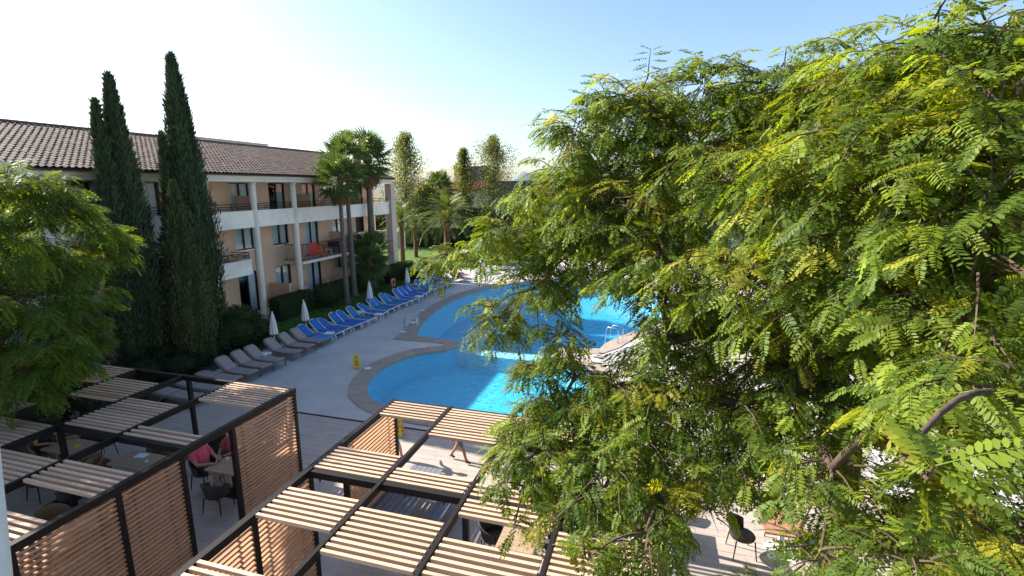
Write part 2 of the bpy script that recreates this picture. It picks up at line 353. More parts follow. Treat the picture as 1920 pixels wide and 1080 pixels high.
# basin
bs = MB(); inn = [(q[:2] - q[2:]) / max(.2, np.hypot(*(q[:2] - q[2:]))) for q in ring]; lev = ((0, -.085), (0, -.45), (.05, -.66), (.16, -.82), (.34, -.93), (.6, -1.0))
vs = [(q[0] + n_[0] * d, q[1] + n_[1] * d, z if q[1] < 22.6 or z > -.1 else z * 1.48) for d, z in lev for q, n_ in zip(ring, inn)]
bs.add(vs, [(k * NI + i, k * NI + (i + 1) % NI, (k + 1) * NI + (i + 1) % NI, (k + 1) * NI + i) for k in range(len(lev) - 1) for i in range(NI)])
tag(bs.build('pool_wall', 'poolpaint', smooth=True), kind='structure')
near = [p for p in inner if p[1] <= 22.62]; far = [p for p in inner if p[1] >= 22.58]
o = poly_sheet('pool_floor', near, [], -0.95, 'poolpaint'); tag(o, kind='structure')
o = poly_sheet('pool_floor', far, [], -1.45, 'pooldeep'); tag(o, kind='structure')
sw = MB(); rows0 = []; N_ = 14
for k in range(N_ + 1):
    t = k / N_; x = -9.3 + 5.1 * t; y = 22.42 - 0.28 * math.sin(math.pi * t)
    rows0.append(((x, y + 0.42), (x, y - 0.30 - 0.12 * t)))
vs = []; fs = []
for (n_, s_) in rows0: vs += [(*n_, -0.20), (*s_, -0.22), (*n_, -1.46), (*s_, -1.46)]
for k in range(N_):
    a = 4 * k; b = a + 4; fs += [(a, a + 1, b + 1, b), (a + 1, a + 3, b + 3, b + 1), (a + 2, a, b, b + 2)]
sw.add(vs, fs); tag(sw.build('submerged_step', 'poolwhite'), kind='structure')
o = poly_sheet('pool_water', inner, [], -0.07, 'water'); tag(o, kind='structure')
# wood-look floor below the pergolas
FX0, FX1, FY0, FY1 = -17.2, 9.5, -2.0, 13.69
b = MB().box(FX0, FX1, FY0, FY1, -0.3, -0.012); fl = b.build('terrace_floor', 'grout'); tag(fl, kind='structure')
pl = []; PWD, PLN = 0.24, 1.5; r_ = 0; y = FY0
while y < FY1 - 0.05:
    x = FX0 - (r_ * 0.55 % 1) * PLN
    while x < FX1:
        x0, x1 = max(x, FX0), min(x + PLN, FX1)
        if x1 - x0 > 0.06: pl.append((x0, x1, y, min(y + PWD, FY1)))
        x += PLN
    y += PWD; r_ += 1
big, rest = biggest(pl, lambda q: ((q[0] + q[1]) / 2, (q[2] + q[3]) / 2, 0))
pm = MB().box(-PLN / 2 + .003, PLN / 2 - .003, -PWD / 2 + .003, PWD / 2 - .003, -0.03, 0).mesh('paver', 'plank')
rs = MB()
for q in pl:
    x0, x1, y0, y1 = q
    if q in big and abs(x1 - x0 - PLN) < 1e-6 and abs(y1 - y0 - PWD) < 1e-6: put('paver', pm, fl, ((x0 + x1) / 2, (y0 + y1) / 2, random.uniform(-.0015, .0015)))
    else: rs.box(x0 + .003, x1 - .003, y0 + .003, y1 - .003, -0.03, random.uniform(-.0015, .0015))
tag(rs.build('pavers', 'plank', fl), kind='stuff')
# planted strip and lawns
b = poly_sheet('lawn', [(-21.8, 17.5), (-18.06, 17.5), (-18.06, 40.2), (-21.8, 40.2)], [], -0.012, 'lawn'); tag(b, kind='structure')
b = poly_sheet('planting_bed', [(-23.2, -2), (-17.25, -2), (-17.25, 13.6), (-18.05, 13.9), (-18.05, 17.45), (-21.8, 17.45), (-21.8, 40.2), (-23.2, 40.2)], [], -0.02, 'soil'); tag(b, kind='structure')
b = poly_sheet('path', [(-34, 40.25), (-18.08, 40.25), (-18.1, 41.9), (-34, 42.2)], [], 0.0, 'path'); tag(b, kind='structure')
b = poly_sheet('lawn', [(-60, 42.25), (-18.2, 42.0), (-18.5, 44.1), (-13.7, 49.1), (-12.1, 55.1), (9.5, 55.1), (9.5, 80), (-60, 80)], [], -0.008, 'lawn'); tag(b, kind='structure')
b = poly_sheet('lawn', [(9.55, -20), (60, -20), (60, 80), (9.55, 80)], [], -0.01, 'lawn'); tag(b, kind='structure')
# short grass on the lawns that show
def grass(n, x0, x1, y0, y1, keep=lambda x, y: True, h=0.05, colr=(0.095, 0.17, 0.03)):
    x = RNG.uniform(x0, x1, n); y = RNG.uniform(y0, y1, n); kk = np.array([keep(a, c) for a, c in zip(x, y)]); x = x[kk]; y = y[kk]; n = len(x)
    a = RNG.uniform(0, 6.28, n); hh = h * RNG.uniform(0.5, 1.4, n); w_ = 0.012
    V = np.zeros((n, 3, 3)); V[:, 0] = np.stack([x - np.cos(a) * w_, y - np.sin(a) * w_, 0 * x - 0.01], 1); V[:, 1] = np.stack([x + np.cos(a) * w_, y + np.sin(a) * w_, 0 * x - 0.01], 1)
    V[:, 2] = np.stack([x + RNG.normal(0, .025, n), y + RNG.normal(0, .025, n), hh], 1)
    c = np.array(colr) * RNG.uniform(0.6, 1.5, (n, 1)) * np.array([1, 1, 1]); c = np.repeat(c, 3, 0)
    return npmesh('grass', V.reshape(-1, 3), np.arange(n * 3).reshape(-1, 3), 'leafdull', c)
tag(put('grass', grass(60000, -21.8, -18.02, 17.5, 40.2)), 'short mown grass between hedge and sun loungers', 'grass', kind='stuff')
tag(put('grass', grass(40000, -34, -16, 42.3, 62, lambda x, y: x < -18.5 or y > 44.5 + (x + 18.5) * 1.0, 0.07, (0.11, 0.19, 0.03))), 'sunlit lawn beyond the end of the hotel', 'grass', kind='stuff')

# ------------------------------------------------------------------ hotel
HX, HY = -23.2, 20.0
hot = thing('hotel_building', 'three storey peach hotel with white balconies, round columns and brown tiled roof', 'building', (HX, HY, 0))
def hp(name, mb, m, parent=hot, **k):      # world-coordinate MB -> child of the hotel
    if parent is hot: mb.v = [(x - HX, y - HY, z) for x, y, z in mb.v]
    return mb.build(name, m, parent, **k)
Y0, Y1 = -3.0, 38.4
F1, F2, F3, ZE = 0.30, 3.05, 5.75, 8.06
doors3 = [(a, a + 1.42) for a in (-1.5, 2, 5.5, 9, 12.2, 15.2, 17.6, 20.3, 23.28, 26.22, 29.27, 32.3, 35.2)]
openings = [(y0, y1, F3 + .02, 8.02) for y0, y1 in doors3]
openings += [(a, a + 1.42, 4.15, 5.5) for a in (9, 12.2, 15.2, 23.28, 26.22, 32.37, 35.2)] + [(a, a + 1.45, F2 + .02, 5.5) for a in (17.6, 20.3, 29.25)]
openings += [(a, a + 1.42, 1.5, 2.78) for a in (9, 12.2, 15.2, 26.17, 32.37, 35.2)] + [(a, a + 1.5, F1 + .02, 2.82) for a in (17.6, 20.3, 23.2, 29.22)]
def holed_wall(X, y0, y1, z0, z1, holes, depth):
    ys = sorted({y0, y1, *[h[0] for h in holes], *[h[1] for h in holes]}); zs = sorted({z0, z1, *[h[2] for h in holes], *[h[3] for h in holes]})
    b = MB()
    for a, c in zip(ys, ys[1:]):
        for d, e in zip(zs, zs[1:]):
            ym, zm = (a + c) / 2, (d + e) / 2
            if any(h[0] < ym < h[1] and h[2] < zm < h[3] for h in holes): continue
            b.add([(X, a, d), (X, c, d), (X, c, e), (X, a, e)], [(0, 1, 2, 3)])
    for h in holes:
        q = [(h[0], h[2]), (h[1], h[2]), (h[1], h[3]), (h[0], h[3])]
        for i in range(4):
            (ya, za), (yb, zb) = q[i], q[(i + 1) % 4]
            b.add([(X, ya, za), (X - depth, ya, za), (X - depth, yb, zb), (X, yb, zb)], [(0, 1, 2, 3)])
    return b
wb = holed_wall(HX, Y0, Y1, 0, ZE + .02, openings, 0.16)
wb.add([(HX, Y1, 0), (-33, Y1, 0), (-33, Y1, ZE), (-31.2, Y1, 8.9), (-27.2, Y1, 10.3), (HX, Y1, 8.9)], [(0, 1, 2, 3, 4, 5)])
wb.add([(HX, Y0, 0), (-33, Y0, 0), (-33, Y0, ZE), (HX, Y0, ZE)], [(3, 2, 1, 0)]); wb.add([(-33, Y0, 0), (-33, Y1, 0), (-33, Y1, ZE), (-33, Y0, ZE)], [(3, 2, 1, 0)])
hp('wall', wb, 'stucco')
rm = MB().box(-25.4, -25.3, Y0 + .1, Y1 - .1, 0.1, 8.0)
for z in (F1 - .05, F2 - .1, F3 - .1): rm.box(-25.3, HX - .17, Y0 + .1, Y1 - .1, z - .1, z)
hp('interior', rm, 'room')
for i, (a, c, z0, z1) in enumerate(openings):
    X = HX - 0.10; fw = 0.06; m = (a + c) / 2; cy, cz = m, (z0 + z1) / 2
    fr_ = MB()
    for (p, q, r0, r1) in ((a, a + fw, z0, z1), (c - fw, c, z0, z1), (m - .045, m + .045, z0 + fw, z1 - fw), (a + fw, c - fw, z0, z0 + fw), (a + fw, c - fw, z1 - fw, z1)):
        fr_.box(X - .04, X + .03, p, q, r0, r1)
    fo = hp('window', fr_, 'frame')
    for s_ in (0, 1):
        p, q = (a + fw, m - .045) if s_ == 0 else (m + .045, c - fw)
        g = MB().box(X - .012 - .004 * s_, X - .004 - .004 * s_, p, q, z0 + fw, z1 - fw); g.v = [(x - HX, y - HY, z) for x, y, z in g.v]; g.build('pane', 'glass', fo)
    open_ = random.random()
    spans = [(a + .05, m - .02), (m + .02, c - .05)] if open_ < 0.72 else [(a + .05, a + .55)] if open_ < 0.86 else [(c - .7, c - .05)]
    for p, q in spans:
        nn = 26; rows = [[(X - .10 + .03 * math.sin(k * 1.9 + i) + .012 * math.sin(k * .7), p + (q - p) * k / nn, z) for k in range(nn + 1)] for z in (z0, z1)]
        cu = MB().sheet(rows); cu.v = [(x - HX, y - HY, z) for x, y, z in cu.v]; cu.build('curtain', 'curtain', fo, smooth=True)
    if z0 in (4.15, 1.5): hp('sill', MB().box(HX - .1, HX + .06, a - .05, c + .05, z0 - .06, z0 - .002), 'white')
# columns
for y in (1.2, 4.4, 7.6, 10.7, 13.9, 17.1, 20.4, 23.55, 26.85):
    c_ = MB().lathe([(0.24, 0), (0.24, .12), (.195, .16), (.195, 7.9), (.23, 7.94), (.23, 8.055)], 20, (-21.95, y, 0)); hp('column', c_, 'cream', smooth=False)
hp('pillar', MB().box(-22.2, -21.6, 38.42, 39.15, 0, 8.05), 'greycol', bevel=.02)
hp('plaque', MB().box(-21.599, -21.585, 38.65, 38.95, 1.5, 2.2), 'whitecloth')
# balconies: third floor
hp('balcony_slab', MB().box(HX + .003, -22.0, Y0, 38.41, F3 - .2, F3), 'white')
pb = MB().box(-22.0, -21.86, Y0, 38.41, 5.55, 6.42); pb.box(-22.03, -21.82, Y0, 38.41, 6.42, 6.49); pb.box(-21.86, -21.83, Y0, 38.41, 5.55, 5.86)
hp('parapet', pb, 'white')
def rail(x, y0, y1, zs, post_step=1.2, r=.018, z0=6.49):
    b = MB()
    for z in zs: b.box(x - r, x + r, y0, y1, z - r, z + r)
    n = max(1, int((y1 - y0) / post_step))
    for k in range(n + 1):
        y = y0 + (y1 - y0) * k / n; b.box(x - .014, x + .014, y - .014, y + .014, z0, max(zs) - r)
    return b
for y0, y1 in ((1.5, 4.1), (4.7, 7.3), (7.9, 10.4), (11, 13.6), (14.2, 16.8), (17.4, 20.1), (20.7, 23.3), (23.85, 26.6), (27.15, 38.3)):
    hp('railing', rail(-21.93, y0, y1, (6.62, 6.72, 6.86)), 'dark')
for y in (17.1, 23.55, 28.6, 34.4):
    hp('privacy_wall', MB().box(HX + .003, -22.01, y - .07, y + .07, F3 + .003, F3 + 1.55), 'stucco')
# second floor balconies
for y0, y1 in ((16.9, 22.9), (10.4, 16.2)):
    hp('balcony_slab', MB().box(HX + .003, -22.0, y0, y1, F2 - .15, F2), 'white')
    b = MB().box(-22.0, -21.86, y0, y1, 2.95, 3.72); b.box(-22.03, -21.82, y0 - .02, y1 + .02, 3.72, 3.79); b.box(-21.86, -21.83, y0, y1, 2.95, 3.22)
    b.box(HX + .003, -22.0, y1 - .13, y1, F2 + .002, 3.72)
    hp('parapet', b, 'white')
    hp('railing', rail(-21.93, y0 + .1, y1 - .08, (3.9, 4.0, 4.16), z0=3.79), 'dark')
    b = MB()
    for z in (3.9, 4.0, 4.16): b.box(HX + .01, -21.95, y1 - .08, y1 - .045, z - .018, z + .018)
    hp('railing', b, 'dark')
hp('balcony_slab', MB().box(HX + .003, -21.75, 27.05, 33.9, F2 - .17, F2), 'cream')
b = MB(); x = -21.8
b.box(x - .02, x + .02, 27.1, 33.85, 4.12, 4.16); b.box(x - .015, x + .015, 27.1, 33.85, 3.12, 3.15)
for k in range(54): b.box(x - .008, x + .008, 27.12 + k * .1265, 27.136 + k * .1265, 3.05, 4.12)
for y in (27.1, 33.85):
    b.box(HX + .02, x, y - .02, y + .02, 4.12, 4.16); b.box(HX + .02, x, y - .015, y + .015, 3.12, 3.15)
    for k in range(11): b.box(HX + .1 + k * .122, HX + .116 + k * .122, y - .008, y + .008, 3.05, 4.12)
hp('railing', b, 'dark')
hp('privacy_wall', MB().box(HX + .003, -21.95, 31.95, 32.09, F2 + .003, F2 + 1.5), 'stucco')
# ground floor terraces
hp('terrace_slab', MB().box(HX + .003, -21.85, 16.6, 38.3, 0.0, F1), 'white')
for y in (25.6, 31.95, 36.9): hp('privacy_wall', MB().box(HX + .003, -21.7, y - .07, y + .07, F1 + .003, F1 + 1.6), 'stucco')
# soffit, stepped fascia and gutter
b = MB().box(HX + .003, -21.55, Y0, Y1, ZE, ZE + .06); hp('soffit', b, 'cream')
b = MB().box(-21.55, -21.43, Y0, Y1 + .1, ZE, ZE + .17); b.box(-21.55, -21.36, Y0, Y1 + .1, ZE + .17, ZE + .29); b.box(-21.55, -21.28, Y0, Y1 + .1, ZE + .29, ZE + .40)
hp('fascia', b, 'cream')
# tiled roof
EX, EZ, RX, RZ = -21.12, 8.475, -27.2, 10.52
roof = hp('roof', MB().add([(EX - .04, Y0, EZ - .03), (EX - .04, Y1 + .15, EZ - .03), (RX, Y1 + .15, RZ - .03), (RX, Y0, RZ - .03), (-33.3, Y0, EZ), (-33.3, Y1 + .15, EZ),
    (EX - .04, Y0, EZ - .1), (EX - .04, Y1 + .15, EZ - .1), (RX, Y1 + .15, RZ - .2), (-33.3, Y1 + .15, EZ - .1)], [(0, 1, 2, 3), (3, 2, 5, 4), (0, 6, 7, 1), (1, 7, 8, 2), (2, 8, 9, 5)]), 'underlay')
sl = math.hypot(EX - RX, RZ - EZ); ux, uz = (RX - EX) / sl, (RZ - EZ) / sl; tilt = math.atan2(RZ - EZ, EX - RX)
TW, TL = 0.25, 0.335
def tile_geo(w_=TW, L=TL + .05):
    P = []
    for t, lift, s_ in ((0, .028, 1.0), (1, 0.0, .88)):
        for (u, h) in ((-.5, .012), (-.36, .0), (-.2, .045), (0, .058), (.2, .045), (.36, .0), (.5, .012)):
            P.append((-t * L, u * w_, h + lift))
    F_ = [(k, k + 1, k + 8, k + 7) for k in range(6)]
    P += [(p[0], p[1], p[2] - .018) for p in P[:7]]
    F_ += [(k + 1, k, k + 14, k + 15) for k in range(6)]
    return P, F_
TP, TF = tile_geo(); TPn = np.array(TP)
tm = MB().add(TP, TF).mesh('roof_tile', 'tile')
nrow = int(sl / TL); ncol = int((Y1 + .1 - Y0) / TW); tl = []
for r_ in range(nrow):
    for c_ in range(ncol):
        d = (r_ + 0.02) * sl / nrow; tl.append((EX + ux * d, Y0 + (c_ + .5) * TW, EZ + uz * d))
def tilesc(q):
    x, y, d = proj(q); return q
vis = [q for q in tl if q[1] > 12.3]
bigt, _ = biggest(vis, lambda q: q); bigs = set(bigt)
ca, sa = math.cos(tilt), math.sin(tilt)
RT = np.array([[ca, 0, sa], [0, 1, 0], [-sa, 0, ca]])
V = []; Fc = []; k = 0
for q in tl:
    jit = Euler((random.uniform(-.02, .02), tilt + random.uniform(-.015, .015), random.uniform(-.02, .02)))
    if q in bigs: put('roof_tile', tm, roof, (q[0] - HX, q[1] - HY, q[2]), jit)
    else:
        Rm = np.array(jit.to_matrix()); V.append(TPn @ Rm.T + np.array([q[0] - HX, q[1] - HY, q[2] + random.uniform(-.004, .004)])); Fc.append(np.array(TF) + k); k += len(TP)
o = put('roof_tiles', npmesh('roof_tiles', np.concatenate(V), np.concatenate(Fc), 'tile'), roof); tag(o, kind='stuff')
b = MB(); y = Y0
while y < Y1 + .1:
    b.tube([(RX, y, RZ + .02), (RX, y + .40, RZ + .035)], [.13, .11], 8); y += .36
hp('ridge_cap', b, 'tile')
b = MB().box(-30.2, -29.2, 26.8, 33.4, 9.2, 10.95); b.box(-30.25, -29.15, 26.75, 33.45, 10.95, 11.02); hp('roof_parapet', b, 'white')
for y in (11.0, 21.5): hp('vent', MB().lathe([(.16, 10.2), (.16, 10.75), (.24, 10.8), (.2, 10.95), (.02, 11.05)], 10, (-28.3, y, 0)), 'tile')
# cross gable at the left end
g0, g1, ga, gzp = 2.6, 12.5, 7.55, 10.15
b = MB().add([(-20.95, g0, 8.35), (-20.95, ga, gzp), (-20.95, g1, 8.35), (-26.2, ga, gzp), (-24.0, g0, 8.35), (-24.0, g1, 8.35)], [(1, 2, 5, 3), (0, 1, 3, 4)])
hp('gable_roof', b, 'tile')
b = MB()
for (ya, za, yb, zb) in ((g0 - .25, 8.25, ga, gzp + .1), (ga, gzp + .1, g1 + .25, 8.25)):
    b.add([(-20.95, ya, za), (-20.95, yb, zb), (-20.95, yb, zb - .32), (-20.95, ya, za - .32), (-20.82, ya, za), (-20.82, yb, zb), (-20.82, yb, zb - .32), (-20.82, ya, za - .32)],
          [(0, 1, 5, 4), (4, 5, 6, 7), (7, 6, 2, 3), (0, 4, 7, 3), (1, 2, 6, 5), (3, 2, 1, 0)])
hp('rake_board', b, 'cream')
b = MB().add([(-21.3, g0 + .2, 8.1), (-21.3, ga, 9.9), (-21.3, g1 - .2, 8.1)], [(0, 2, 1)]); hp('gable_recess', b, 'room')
# ------------------------------------------------------------------ pergolas
PZ = 2.6
def pergola(label, beams, ya, yb, crosses, posts, panels, screens, base):
    t = thing('pergola', label, 'pergola', (base[0], base[1], 0))
    def pp(name, b, m, bevel=0):
        b.v = [(x - base[0], y - base[1], z) for x, y, z in b.v]; return b.build(name, m, t, bevel=bevel)
    for i, x in enumerate(beams):
        w_ = .06 if i in (0, len(beams) - 1) else .035
        pp('beam', MB().box(x - w_, x + w_, ya, yb, PZ - .14, PZ), 'dark', .004)
    for y in crosses:
        for x0, x1, i in zip(beams, beams[1:], range(9)):
            o0 = .0605 if i == 0 else .0355; o1 = .0605 if i == len(beams) - 2 else .0355
            pp('cross_beam', MB().box(x0 + o0, x1 - o1, y - .055, y + .055, PZ - .155, PZ - .02), 'dark', .004)
    for x, y in posts: pp('post', MB().box(x - .05, x + .05, y - .05, y + .05, 0.0, PZ - .142), 'dark', .004)
    cache = {}
    for x0, x1, y0, y1 in panels:
        n = max(2, int(round((y1 - y0) / .118))); L = x1 - x0 - .13
        key = round(L, 3)
        if key not in cache:
            mb = MB().box(-L / 2, L / 2, -.030, .030, -.032, .032)
            cache[key] = mb.mesh('slat', 'slat')
        for k in range(n):
            y = y0 + .03 + (y1 - y0 - .06) * k / (n - 1)
            put('slat', cache[key], t, ((x0 + x1) / 2 - base[0], y - base[1], PZ - .03 + random.uniform(-.003, .003)), (random.uniform(-.02, .02), 0, random.uniform(-.0015, .0015)))
    for x, y0, y1, zt in screens:
        L = y1 - y0 - .1; key = ('s', round(L, 3))
        if key not in cache: cache[key] = MB().box(-.030, .030, -L / 2, L / 2, -.021, .021).mesh('screen_slat', 'slatv')
        n = int((zt - .12) / .094)
        for k in range(n):
            put('screen_slat', cache[key], t, (x - base[0], (y0 + y1) / 2 - base[1], zt - .05 - k * .094 + random.uniform(-.002, .002)), (0, random.uniform(-.03, .03), random.uniform(-.001, .001)))
        for y in (y0 + .3, y1 - .3): pp('screen_batten', MB().box(x - .052, x - .032, y - .02, y + .02, .08, zt), 'dark')
    return t
zs = PZ - .16
pergola('pergola of dark beams and dappled timber slats under the feathery tree',
        [-16.0, -14.3, -12.6, -10.85, -8.96], 0.8, 10.38, [10.32, 7.19, 4.0, 0.9],
        [(-8.96, 10.32), (-8.96, 8.31), (-8.96, 7.02), (-8.96, 5.76), (-8.96, 4.2), (-8.96, 0.9), (-12.6, 7.19), (-12.45, 10.32), (-16, 10.32), (-16, 7.19), (-16, 4.0), (-12.6, 4.0), (-12.6, .9)],
        [(-10.85, -8.96, 9.13, 10.26), (-12.6, -10.85, 7.26, 8.7), (-10.85, -8.96, 7.26, 7.64), (-14.3, -12.6, 8.5, 9.62), (-16, -14.3, 9.27, 10.25), (-10.85, -8.96, 5.45, 6.16),
         (-12.6, -10.85, 5.16, 6.1), (-10.85, -8.96, 4.1, 4.76), (-14.3, -12.6, 6.18, 7.1), (-16, -14.3, 7.26, 7.8), (-14.3, -12.6, 4.1, 5.0), (-16, -14.3, 5.2, 6.2), (-12.6, -10.85, 2.6, 3.4), (-10.85, -8.96, 1.2, 2.4)],
        [(-8.96, 8.31, 10.32, zs), (-8.96, 5.76, 7.02, zs), (-8.96, 4.2, 5.76, zs), (-8.96, 2.6, 4.2, zs)], (-12.5, 6.0))
pergola('sunlit pergola of pale timber slats and dark beams beside the pool',
        [-6.05, -4.52, -2.9, -1.25, 0.35], 0.8, 10.47, [10.42, 7.2, 4.0, 0.9],
        [(-6.05, 10.42), (-6.05, 8.3), (-6.05, 7.2), (-6.05, 5.8), (-6.05, 4.2), (-6.05, .9), (-2.9, 7.2), (-2.9, 10.42), (-2.9, 4.0), (0.35, 7.2), (0.35, 10.42), (0.35, 4.0), (.35, .9)],
        [(-6.05, -4.52, 9.63, 10.36), (-4.52, -2.9, 9.03, 10.36), (-6.05, -4.52, 7.27, 8.06), (-4.52, -2.9, 7.26, 7.68), (-6.05, -4.52, 5.8, 6.6), (-4.52, -2.9, 5.38, 6.45), (-2.9, -1.25, 6.72, 7.14),
         (-2.9, -1.25, 7.26, 7.6), (-2.9, -1.25, 5.4, 6.15), (-1.25, .35, 5.6, 6.75), (-2.9, -1.25, 9.2, 10.36), (-1.25, .35, 8.7, 9.6), (-6.05, -4.52, 4.07, 4.76), (-4.52, -2.9, 3.2, 3.93), (-2.9, -1.25, 4.07, 4.6), (-1.25, .35, 3.1, 3.9)],
        [(-6.05, 8.3, 10.42, zs), (-6.05, 5.8, 7.2, zs), (-6.05, 4.2, 5.8, zs)], (-3.0, 6.0))

# ------------------------------------------------------------------ chairs and tables
def make_chair(m, legm):
    t = thing('woven_chair', 'x', 'chair')
    rows = []
    for k in range(6):          # barrel back that sweeps round into the arms
        h = k / 5; row = []
        for j in range(15):
            a = R(-115 + 230 * j / 14); s_ = abs(a) / R(115)
            rr = .255 + .05 * h; z = .42 + h * (.40 - .17 * max(0, s_ - .3) / .7)
            row.append((rr * math.sin(a) * 1.05, -rr * math.cos(a) - .03 * h, z))
        rows.append(row)
    MB().sheet(rows, .022).build('backrest', m, t, smooth=True)
    MB().lathe([(.05, .40), (.25, .405), (.262, .43), (.25, .452), (.03, .458)], 18).build('seat', m, t, smooth=True)
    for sx, sy in ((-1, -1), (1, -1), (1, 1), (-1, 1)):
        MB().tube([(.21 * sx, .19 * sy, .42), (.25 * sx, .24 * sy, 0)], [.016, .012], 6).build('leg', legm, t)
    return t
def make_table(tm, lx=.8, ly=.8, base='dark', planks=5):
    t = thing('dining_table', 'x', 'table')
    top = MB().box(-lx / 2 + .02, lx / 2 - .02, -ly / 2 + .02, ly / 2 - .02, .695, .722).build('table_top', tm, t)
    for k in range(planks):
        y0 = -ly / 2 + ly * k / planks
        MB().box(-lx / 2, lx / 2, y0 + .002, y0 + ly / planks - .002, .7225, .748).build('plank', tm, top, bevel=.003)
    MB().box(-.05, .05, -.05, .05, .02, .695).build('pedestal', base, t, bevel=.004)
    b = MB().box(-.27, .27, -.27, .27, 0, .02); b.build('foot_plate', base, t, bevel=.004)
    return t
PROTO = {}
def chair(x, y, deg, label, kind='rattan', group='woven dining chairs'):
    if kind not in PROTO:
        c = make_chair(kind, 'dark'); PROTO[kind] = c; c.location = (x, y, 0.002); c.rotation_euler = (0, 0, R(deg)); tag(c, label, None, group); return c
    return dup(PROTO[kind], (x, y, .002), R(deg), label, group)
def table(x, y, label, kind, lx, ly, base='dark', deg=0):
    t = make_table(kind, lx, ly, base); t.location = (x, y, .002); t.rotation_euler = (0, 0, R(deg)); tag(t, label, None, 'wood topped dining tables'); return t
# chair faces +y at 0 degrees (its back towards -y)
table(-10.15, 9.33, 'wood topped table with drinks between the two seated guests', 'tabletop', 1.15, .72)
chair(-11.1, 9.30, -90, 'dark woven chair carrying the guest in the pink shirt')
chair(-10.85, 10.0, 190, 'tan woven chair carrying the guest in the coral top', 'tanrattan')
chair(-9.98, 8.62, 6, 'empty dark woven chair pulled up to the drinks table beside a screen post')
chair(-11.75, 10.25, 150, 'empty dark woven chair standing behind the guest in pink')
table(-12.75, 8.85, 'bare wood topped table among tan chairs under the dappled pergola', 'tabletop', 1.3, .75)
chair(-13.0, 9.55, 180, 'tan woven chair on the hotel side of the bare table', 'tanrattan'); chair(-12.3, 9.55, 175, 'second tan woven chair on the hotel side of the bare table', 'tanrattan')
chair(-13.6, 8.5, -60, 'tan woven chair at the end of the bare table', 'tanrattan'); chair(-12.6, 8.15, 10, 'dark woven chair tucked under the bare table')
table(-14.0, 7.75, 'wood topped table beside the inner pergola post', 'tabletop', .8, .8)
chair(-14.7, 7.8, -90, 'dark woven chair beside the inner pergola post'); chair(-14.0, 8.45, 180, 'tan woven chair beside the inner pergola post', 'tanrattan'); chair(-13.35, 7.6, 95, 'dark woven chair by the foot of the inner pergola post')
table(-15.3, 8.9, 'wood topped table where the family sits', 'tabletop', 1.2, .75)
chair(-15.9, 9.55, 175, 'dark woven chair carrying the guest in the white shirt'); chair(-15.2, 9.6, 185, 'dark woven chair beside the guest in the white shirt')
chair(-16.2, 8.8, -90, 'tan woven chair carrying a child', 'tanrattan'); chair(-15.5, 8.2, 0, 'tan woven chair with its back to the pergola beam', 'tanrattan')
table(-11.75, 6.65, 'wood topped table with a folded blue leaflet', 'tabletop', .8, .8)
chair(-12.45, 6.7, -85, 'tan woven chair beside the table with the blue leaflet', 'tanrattan'); chair(-11.7, 7.3, 175, 'dark woven chair beside the table with the blue leaflet'); chair(-11.0, 6.5, 90, 'dark woven chair behind the timber screen')
table(-11.2, 4.9, 'wood topped table with white papers behind the screen', 'tabletop', .8, .8)
chair(-11.9, 4.95, -90, 'tan woven chair beside the table with papers', 'tanrattan'); chair(-11.2, 5.6, 180, 'tan woven chair above the table with papers', 'tanrattan')
table(-2.35, 8.75, 'wood topped table under the sunlit pergola', 'tabletop', .8, .8, 'plastic')
chair(-3.0, 9.05, -95, 'dark woven chair left of the sunlit pergola table'); chair(-1.65, 9.1, 120, 'dark woven chair right of the sunlit pergola table'); chair(-2.4, 8.05, 0, 'dark woven chair with its back to a pergola post')
table(0.1, 10.6, 'wood topped table half hidden by hanging leaves', 'redtop', .9, .9, 'plastic')
chair(-.55, 10.9, -110, 'dark woven chair half hidden by hanging leaves'); chair(.2, 11.35, 180, 'dark woven chair beyond the half hidden table')
table(2.95, 10.75, 'reddish wood topped table on a pale pedestal under the big tree', 'redtop', .85, .85, 'plastic')
chair(2.15, 10.55, -80, 'dark woven chair pulled up to the reddish table under the big tree'); chair(3.0, 11.5, 180, 'dark woven chair behind the reddish table')
table(5.4, 8.2, 'wood topped table on the far side of the big trunk', 'redtop', .85, .85, 'plastic'); chair(4.7, 8.0, -90, 'dark woven chair on the far side of the big trunk')
# picnic table of grey boards
t = thing('picnic_table', 'grey board picnic table with benches under the sunlit pergola', 'table', (-5.3, 9.65, .002))
tp = MB().box(-.38, .38, -.9, -.82, .66, .71).box(-.38, .38, .82, .9, .66, .71).build('table_top', 'greyboard', t)
for k in range(6): MB().box(-.42 + k * .141, -.42 + k * .141 + .133, -1.02, 1.02, .712, .74).build('board', 'greyboard', tp, bevel=.003)
for sx in (-1, 1):
    bn = MB().box(sx * .80 - .17, sx * .80 + .17, -.86, -.80, .38, .415).box(sx * .80 - .17, sx * .80 + .17, .80, .86, .38, .415).build('bench', 'greyboard', t)
    for k in range(3): MB().box(sx * .80 - .18 + k * .122, sx * .80 - .18 + k * .122 + .116, -1.02, 1.02, .417, .445).build('board', 'greyboard', bn, bevel=.003)
for sy in (-.83, .83):
    for sx in (-1, 1): MB().tube([(sx * .3, sy, .66), (sx * .62, sy, 0)], .035, 4).build('leg', 'greyboard', t)
    MB().box(-.92, .92, sy - .03, sy + .03, .30, .378).build('stretcher', 'greyboard', t)
